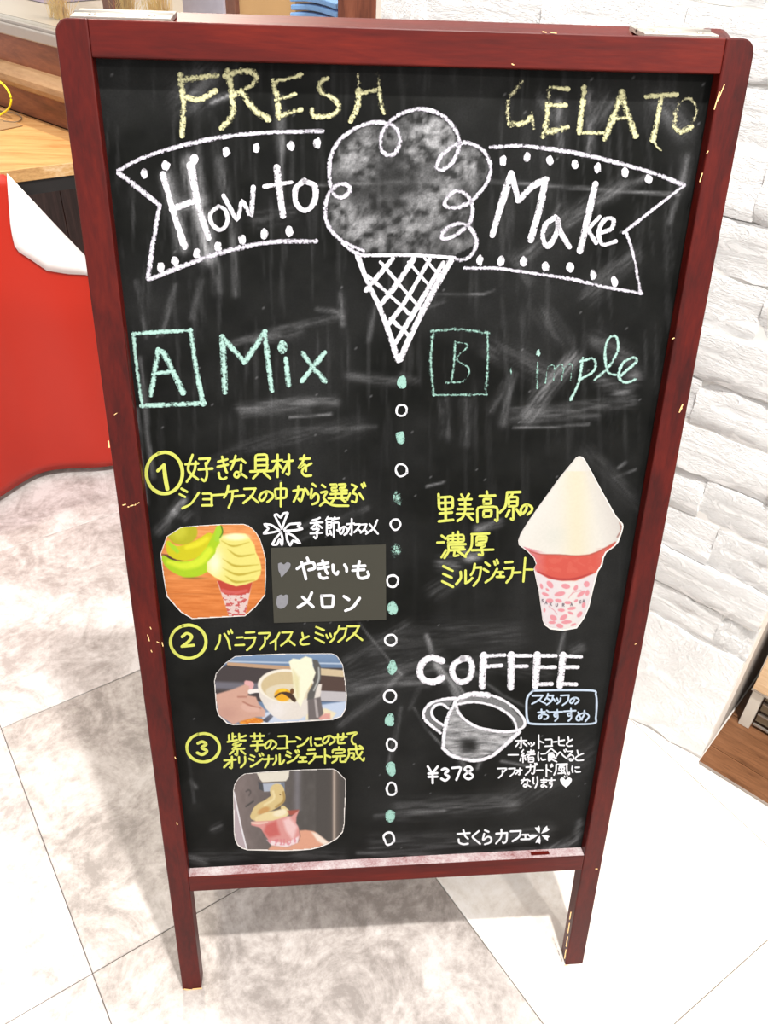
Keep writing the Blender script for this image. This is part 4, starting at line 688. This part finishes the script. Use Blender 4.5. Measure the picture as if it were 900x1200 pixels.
# ============================================================ FLOOR
floor = empty('floor', (0, 0, 0), kind='structure')
base = mk('floor_base', [(-3.2, -2.2, -.006), (3.2, -2.2, -.006), (3.2, 4.2, -.006), (-3.2, 4.2, -.006)], [(0, 1, 2, 3)], 'grout', floor)
T1S, T2S, J = .517, .5215, .0012
def tile_mesh(mat):
    a, b = T1S / 2 - J / 2, T2S / 2 - J / 2; e = .0009
    v = [(-a, -b, -.006), (a, -b, -.006), (a, b, -.006), (-a, b, -.006), (-a, -b, -e), (a, -b, -e), (a, b, -e), (-a, b, -e), (-a + e, -b + e, 0), (a - e, -b + e, 0), (a - e, b - e, 0), (-a + e, b - e, 0)]
    f = [(0, 1, 5, 4), (1, 2, 6, 5), (2, 3, 7, 6), (3, 0, 4, 7), (4, 5, 9, 8), (5, 6, 10, 9), (6, 7, 11, 10), (7, 4, 8, 11), (8, 9, 10, 11)]
    me = bpy.data.meshes.new('tile'); me.from_pydata(v, [], f); me.materials.append(M[mat]); return me
TM = {k: tile_mesh(k) for k in ('tile_grey', 'tile_mid', 'tile_white')}
for i in range(-5, 4):
    for j in range(-5, 6):
        c1 = .154 + T1S * (i + .5); c2 = .2412 + T2S * (j + .5); c = D1 * c1 + D2 * c2
        if abs(c[0]) > 2.4 or c[1] < -1.2 or c[1] > 3: continue
        if np.dot(c - P0, WN) < -.32: continue
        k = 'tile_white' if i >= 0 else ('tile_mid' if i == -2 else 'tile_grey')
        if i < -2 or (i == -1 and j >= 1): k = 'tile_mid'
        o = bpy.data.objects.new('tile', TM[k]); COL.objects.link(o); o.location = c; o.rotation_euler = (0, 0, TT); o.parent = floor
planks = empty('floor_right', (0, 0, 0), kind='structure')
for k in range(14):
    o0 = .004 - .052 - k * .1 + (.0 if k else .048); o0 = [.004, -.046][min(k, 1)] - max(0, k - 1) * .1; o1 = (-.046 if k == 0 else o0 - .1) + .0012
    for q, (a, b) in enumerate(((.1505, .95), (.952, 1.8)) if k % 2 else ((.1505, .6), (.602, 1.8))):
        pl = obox('plank', [0, 0, 0], [b - a, 0, 0], [0, o0 - o1, 0], [0, 0, .006], 'plank', planks); pl.location = Vector(Wp(a, -.002, o0)) ; pl.rotation_euler = (0, 0, TW)
trim = wbox('trim_1', .152, 1.8, -.004, .0045, .0042, .0075, 'alu'); tag(trim, kind='structure')

# ============================================================ BRICK WALL
wall = wbox('wall_back', -.71, .1485, 0, 1.9, -.08, -.006, 'mortar'); tag(wall, kind='structure')
side = wbox('plaster_return', .10, .1475, 0.002, 1.9, -.30, -.0802, 'plaster', None); side.parent = wall
CH = .0768; ZB = .268 - 3 * CH
def brick_mesh(seed, L, H, rough=.0022):
    r = np.random.default_rng(seed); nx, nz = 13, 7; xs = np.linspace(0, 1, nx); zs = np.linspace(0, 1, nz); v, f = [], []
    A, Bq = np.meshgrid(xs, zs); h = (vnoise(A.ravel() * 2.6 + seed * 3, Bq.ravel() * 3.4 + seed, 1, seed, 3).reshape(nz, nx) - .5) * 4.4 * rough
    tilt = r.uniform(-.0015, .0022)
    for j in range(nz):
        for i in range(nx):
            ex = min(xs[i], 1 - xs[i]) * L; ez = min(zs[j], 1 - zs[j]) * H; fall = max(0, 1 - ex / .003) * .0003 + max(0, 1 - ez / .008) * .0024
            edge_x = (r.uniform(-.0016, .0016) if i in (0, nx - 1) else 0); edge_z = (r.uniform(-.0022, .0022) if j in (0, nz - 1) else 0)
            v.append((xs[i] * L + edge_x, -(h[j, i] + tilt * (zs[j] - .5) * 2 - fall), zs[j] * H + edge_z))
    for j in range(nz - 1):
        for i in range(nx - 1): f.append((j * nx + i, j * nx + i + 1, (j + 1) * nx + i + 1, (j + 1) * nx + i))
    ring = [i for i in range(nx)] + [(j + 1) * nx - 1 for j in range(1, nz)] + [(nz - 1) * nx + i for i in range(nx - 2, -1, -1)] + [j * nx for j in range(nz - 2, 0, -1)]
    b = len(v); m = len(ring)
    for k in ring: v.append(v[k])
    for k in ring: v.append((v[k][0], .016, v[k][2]))
    for k in range(m): f.append((b + (k + 1) % m, b + k, b + m + k, b + m + (k + 1) % m))
    me = bpy.data.meshes.new('brick'); me.from_pydata(v, [], f); me.materials.append(M['brick']); me.shade_smooth(); return me
BLn, Hh = .205, CH - .003
BMs = [brick_mesh(s, BLn, Hh) for s in range(10)]
zz = [.006] + [ZB + CH * k for k in range(3, 22)]
for k, z0 in enumerate(zz):
    z1 = ZB + 3 * CH if k == 0 else z0 + CH
    h = z1 - z0 - .003; s1 = .152 + random.uniform(-.005, .002); off = [.155, .06, .205, .11][k % 4]; first = True
    while s1 > -.705:
        L = (off if first else BLn) * (1.6 if k == 0 else 1); first = False; s0 = max(s1 - L, -.712); L = s1 - s0
        if L > .02:
            o = bpy.data.objects.new('brick', BMs[random.randrange(10)]); COL.objects.link(o); o.scale = ((L + .0004) / BLn, 1, h / Hh); o.location = Vector(Wp(s0, z0 + .0015, -.0 + random.uniform(-.0016, .0016) + [.002, -.0025, .0035, -.002, 0][k % 5])); o.rotation_euler = (0, 0, TW); o.parent = wall
        s1 = s0

# ============================================================ SHOPFRONT ON THE LEFT
rise = wbox('wall_left', -3.4, -.712, 0, .948, -.1, -.012, 'riser_dk'); tag(rise, kind='structure')
for k in range(14): 
    a = -3.35 + k * .19
    wbox('panel', a + .001, a + .188, .02, .755, -.012, -.004, 'riser_dk', rise, .001)
wbox('panel', -3.4, -.80, .768, .835, -.012, .0, 'riser', rise)
wbox('panel', -3.4, -.80, .884, .947, -.012, -.002, 'riser', rise)
lv = [Wp(-3.4, z_, o_) for z_, o_ in [(.837, -.012), (.835, .020), (.842, .032), (.853, .037), (.866, .036), (.877, .028), (.884, .014), (.8845, -.012)]]
led2 = prism('ledge', lv, WD * 2.6, 'ledge_wd', rise)
wbox('window_sill', -3.4, -.80, .949, .9745, -.06, .012, 'alu', rise, .003)
wbox('glazing_bead', -3.4, -.80, .9745, .981, -.012, .004, 'alu', rise, .001)
win = empty('window_1', Wp(-1.2, .975), kind='structure')
def wpart(*a, **k): o = wbox(*a, **k); o.parent = win; o.matrix_parent_inverse = Matrix.Translation(-Vector(win.location)); return o
wpart('post', -.797, -.7135, 0.0, 1.9, -.11, .006, 'post', bev=.003)
wpart('trim_strip', -.7135, -.704, 0.0, 1.9, -.02, .004, 'cream')
wpart('mullion', -1.655, -1.61, .981, 1.9, -.15, -.105, 'post', bev=.002)
wpart('mullion', -2.6, -2.56, .981, 1.9, -.05, -.005, 'post', bev=.002)
wpart('pane', -3.4, -.798, .981, 1.9, -.014, -.009, 'glass')
plat = wbox('display_counter', -3.4, -.6, .935, .9485, -.75, -.10, 'plat'); tag(plat, 'grey display counter behind the shop window on the left', 'counter')
plat2 = wbox('display_shelf', -3.4, -.80, .9485, .974, -.75, -.062, 'plat'); plat2.parent = plat; 
back = wbox('wall_interior', -3.4, -.3, 0, 2.2, -.86, -.84, 'plaster'); back.name = 'wall_shop'; tag(back, kind='structure')
def dbox(name, x0, x1, z1, off, dep, mat, label, cat, group=None):
    s0, s1 = sorted((np.dot(hit(x0, 8, P0 + WN * off, WN) - P0, WD), np.dot(hit(x1, 8, P0 + WN * off, WN) - P0, WD)))
    o = wbox(name, s0, s1, .9745, z1, off - dep, off, mat, None, .002); return tag(o, label, cat, group)
bx = dbox('cardboard_box', 277, 346, 1.16, -.14, .2, 'card_box', 'tan cardboard box behind the shop window, above the middle of the sign', 'box')
lv_ = dbox('printed_panel', 214, 262, 1.2, -.22, .02, 'lav', 'lavender printed panel behind the shop window', 'panel')
br = dbox('wooden_upright', 264, 276, 1.2, -.13, .02, 'post', 'thin brown wooden upright between lavender panel and cardboard box', 'upright')
gy = dbox('white_panel', 384, 402, 1.2, -.36, .02, 'cream', 'pale grey panel behind the folded blue cloths', 'panel')
for k, (a, b) in enumerate(((352, 380), (350, 384), (354, 378))):
    P = hit((a + b) / 2, 16 - 4 * k, P0 + WN * -.1, WN); s = np.dot(P - P0, WD); zt = max(.975 + .0, 1.07 + k * .012)
    pts = [Wp(s - .06 + .12 * t, 1.075 + k * .013 + .005 * math.sin(t * 3.1), -.10) for t in np.linspace(0, 1, 7)] + [Wp(s + .06 - .12 * t, 1.084 + k * .013 + .005 * math.sin((1 - t) * 3.1), -.10) for t in np.linspace(0, 1, 7)]
    o = prism('folded_cloth', pts, -WN * .12, 'bluecloth', None, .002)
    tag(o, ('bottom', 'middle', 'top')[k] + ' folded blue cloth of the small stack behind the window', 'cloth', 'folded blue cloths')
s_ = np.dot(hit(366, 12, P0 + WN * -.1, WN) - P0, WD)
tag(wbox('display_block', s_ - .075, s_ + .072, .9745, 1.073, -.24, -.095, 'cream', None, .002), 'cream display block under the folded blue cloths', 'block')
vc = empty('violet_cloth', Wp(-2.3, .9745, -.4), 'crumpled violet cloth lying on the grey display counter, top left corner', 'cloth')
gx, gy_ = 14, 10; vv = []; 
for j in range(gy_):
    for i in range(gx):
        e = min(i, gx - 1 - i, j, gy_ - 1 - j); vv.append(np.array(Wp(-2.5 + .36 * i / (gx - 1), .976 + (.0 if e == 0 else .016 + .012 * math.sin(i * 1.3 + j) + .006 * math.cos(j * 2.1)), -.24 - .4 * j / (gy_ - 1))) - np.array(vc.location))
o = mk('cloth_sheet', vv, [(j * gx + i, j * gx + i + 1, (j + 1) * gx + i + 1, (j + 1) * gx + i) for j in range(gy_ - 1) for i in range(gx - 1)], 'violet', vc, smooth=True)
def grass(name, s0, n, label, spread):
    root = Wp(s0, .9745, -.12); e = empty(name, root, label, 'plant', 'dried grass behind the shop window'); v, f = [], []
    for k in range(n):
        a = random.uniform(-1, 1); b = random.uniform(-.6, .9); L = random.uniform(.12, .3); base_ = np.array([0, 0, .0]) + WD * random.uniform(-.03, .03) - WN * random.uniform(0, .03)
        prev = None; wv = random.uniform(.0006, .0011)
        for t in np.linspace(0, 1, 6):
            c = base_ + WD * a * spread * t ** 1.5 + WN * b * .05 * t - np.array([0, 0, 1]) * -(L * t - .05 * t * t); q = WD * wv * (1 - t * .7); i = len(v); v += [c - q, c + q]
            if t > 0: f.append((i - 2, i - 1, i + 1, i))
    o = mk('grass_stems', v, f, 'grass', e); o['kind'] = 'stuff'; return e
grass('dried_grass', -1.62, 420, 'bunch of dried golden grass above the sign, nearest its left end', .08)
grass('dried_grass', -1.9, 160, 'sparse fan of dried grass stems leaning left behind the window', .20)
grass('dried_grass', -1.485, 200, 'dense golden grass bunch beside the lavender panel', .015)

# ============================================================ TABLE, RED SHEET, CORD
TZ = .767; A0 = hit(0, 201, (0, 0, TZ), (0, 0, 1)); A0[2] = 0
def TE(e, out=0, z=0): return A0 + D1 * e - D2 * out + np.array([0, 0, z])
def wall_e(a): return a
tb = empty('side_table', TE(0, -.2, 0), 'light wooden work table against the brown shopfront panelling', 'table')
def tpart(o): o.parent = tb; o.matrix_parent_inverse = Matrix.Translation(-Vector(tb.location)); return o
def meet(e_out):   # where a line parallel to the front edge meets the wall face
    p0 = TE(0, -e_out); t = (np.dot(P0 - p0, WN)) / np.dot(D1, WN); return t
eR = meet(0) - .003; dep = .9
eL = -.75; eRb = meet(dep) - .003
top = [TE(eL, 0, TZ - .027), TE(eR, 0, TZ - .027), TE(eRb, -dep, TZ - .027), TE(eL - .9, -dep, TZ - .027)]
o = tpart(prism('tabletop', top, [0, 0, .027], 'table', None)); o.data.materials.append(M['table_edge'])
for pl in o.data.polygons:
    if abs(pl.normal.z) < .5: pl.material_index = 1
bevel_obj(o, .0015)
tpart(obox('apron', TE(-.70, -.006, TZ - .057), D1 * (eR - .03 + .70), D2 * .03, [0, 0, .0295], 'black', None))
for e, d in ((-.65, -.04), (eR - .12, -.04), (-.62, -.5)):
    tpart(obox('leg', TE(e, d, 0), D1 * .04, D2 * .04, [0, 0, TZ - .0575], 'black', None, .002))
# red vinyl sheet hung over the front edge
def sheet_out(e, z):
    k = 1 - z / TZ; wv = .062 * np.exp(-((e - .12) / .12) ** 2) + .002 + (.085 * (1 - math.exp(-((e + .046) / .16) ** 2)) if e < -.046 else 0)
    return .006 + wv * k ** 1.1 + .006 * math.sin(e * 22) * k
root = TE(-.2, .02, 0); red = empty('hanging_sheet', root, 'glossy red vinyl sheet hanging from the table edge, its top corner folded over white', 'sheet')
ne, nz = 60, 30; z_top, z_bot = TZ - .004, .02
F1 = hit(8, 204, TE(0, .006), D2); e1, zf1 = np.dot(F1 - A0, D1), F1[2]; F2 = hit(112, 316, TE(0, .03), D2); e2, zf2 = np.dot(F2 - A0, D1), F2[2]
def foldz(e): return zf1 + (zf2 - zf1) * (e - e1) / (e2 - e1)
v, f = [], []
for i in range(ne):
    e = -.62 + (.30 + .62) * i / (ne - 1); zt = z_top if e < e1 else min(z_top, foldz(e))
    for j in range(nz):
        z = z_bot + (zt - z_bot) * j / (nz - 1); v.append(TE(e, sheet_out(e, z), z) - np.array(root))
for i in range(ne - 1):
    for j in range(nz - 1): f.append((i * nz + j, (i + 1) * nz + j, (i + 1) * nz + j + 1, i * nz + j + 1))
o = mk('red_face', v, f, 'red', red, smooth=True); o.modifiers.new('solid', 'SOLIDIFY').thickness = -.0012
flp = parse("8,203 40,237 70,269 100,300 125,326 122,328 100,322 80,321 55,317 36,304 22,295 17,288 14,275 12,262 10,235")
fv = []
for x, y in flp:
    P = hit(x, y, TE(0, .012), D2); e, z = np.dot(P - A0, D1), P[2]
    for _ in range(3):
        P = hit(x, y, TE(0, sheet_out(e, z) + .006), D2); e, z = np.dot(P - A0, D1), P[2]
    fv.append(P - np.array(root))
c = np.mean(fv, 0) - D2 * .008; nfl = len(fv)
bm = bmesh.new(); vs_ = [bm.verts.new(q) for q in fv]; mid = [bm.verts.new(q + (c - q) * .35 - D2 * .004) for q in fv]; cc = bm.verts.new(c)
for i in range(nfl): k = (i + 1) % nfl; bm.faces.new((vs_[i], vs_[k], mid[k], mid[i])); bm.faces.new((mid[i], mid[k], cc))
me = bpy.data.meshes.new('folded_corner'); bm.to_mesh(me); bm.free(); me.materials.append(M['white']); me.shade_smooth()
o = bpy.data.objects.new('folded_corner', me); COL.objects.link(o); o.parent = red; o['label'] = 'white reverse side of the folded-over corner'; o.modifiers.new('solid', 'SOLIDIFY').thickness = .001
# cords and a thin flat brown patch on the table
K0 = hit(0, 135, (0, 0, TZ + .004), (0, 0, 1))
cp = [hit(x, y, K0 + WN * 0, WN) for x, y in ((-18, 92), (-8, 92), (0, 96), (8, 104), (13, 116), (10, 127), (0, 134.5))]; cp.append(hit(-14, 139, (0, 0, TZ + .004), (0, 0, 1))); cp.append(hit(-30, 141, (0, 0, TZ + .004), (0, 0, 1)))
o = tube('yellow_cord', cp, .0024, 'yellow'); tag(o, 'loop of bright yellow cord on the light table', 'cord')
gp = [hit(x, y, (0, 0, TZ + .0035), (0, 0, 1)) for x, y in ((-20, 128), (0, 130), (14, 132), (24, 136), (25, 140), (18, 143), (4, 142))]
o = tube('grey_cord', gp, .0013, 'grey_cord'); tag(o, 'thin grey-brown cord lying in a bend on the light table', 'cord')
mp_ = [hit(x, y, (0, 0, TZ + .0012), (0, 0, 1)) for x, y in ((-30, 134), (0, 140), (27, 147.5), (0, 153), (-30, 157))]
tag(prism('brown_patch', mp_, [0, 0, .0016], 'mat'), 'thin brown patch at the left edge of the light table', 'mat')

# ============================================================ CABINET ON THE RIGHT
cb = empty('storage_cabinet', Wp(.55, .0045, -.3), 'pale oak cabinet on short cream legs beside the white brick wall', 'cabinet')
def cpart(*a, par=None, **k):
    o = wbox(*a, **k); o.parent = par or cb
    o.matrix_parent_inverse = Matrix.Translation(-Vector(cb.location)) if par is None else Matrix.Identity(4); return o
Cs0, Cs1, Cf, Cb = .166, 1.15, -.128, -.55
body_ = cpart('body', Cs0 + .004, Cs1, .112, .86, Cb, Cf - .02, 'cream')
dr = cpart('door', Cs0, .62, .110, .86, Cf - .019, Cf, 'oak', bev=.001); dr2 = cpart('door', .623, Cs1, .110, .86, Cf - .019, Cf, 'oak', bev=.001)
cpart('edge_strip', Cs0 - .001, .62, .1065, .110, Cf - .02, Cf + .002, 'metal', par=dr); cpart('edge_strip', .623, Cs1, .1065, .110, Cf - .02, Cf + .002, 'metal', par=dr2)
for s0, o0 in ((Cs0 + .002, Cf - .022), (Cs1 - .03, Cf - .022), (Cs0 + .002, Cb), (Cs1 - .03, Cb)): cpart('leg', s0, s0 + .021, .0045, .112, o0, o0 + .018, 'cream', bev=.001)
bs = cpart('base_tray', Cs0 + .03, Cs1 - .05, .012, .104, -.52, -.152, 'wood_dark')
for k in range(3): cpart('rail', Cs0 + .026, Cs1 - .04, .012 + k * .03, .0150 + k * .03, -.146, -.141, 'metal')
for k in range(3): cpart('slat', Cs0 + .026, Cs1 - .04, .018 + k * .03, .036 + k * .03, -.1518, -.149, 'slatm')
wr = wbox('wall_right', 1.25, 1.3, 0, 1.9, -.84, .0, 'plaster'); tag(wr, kind='structure')
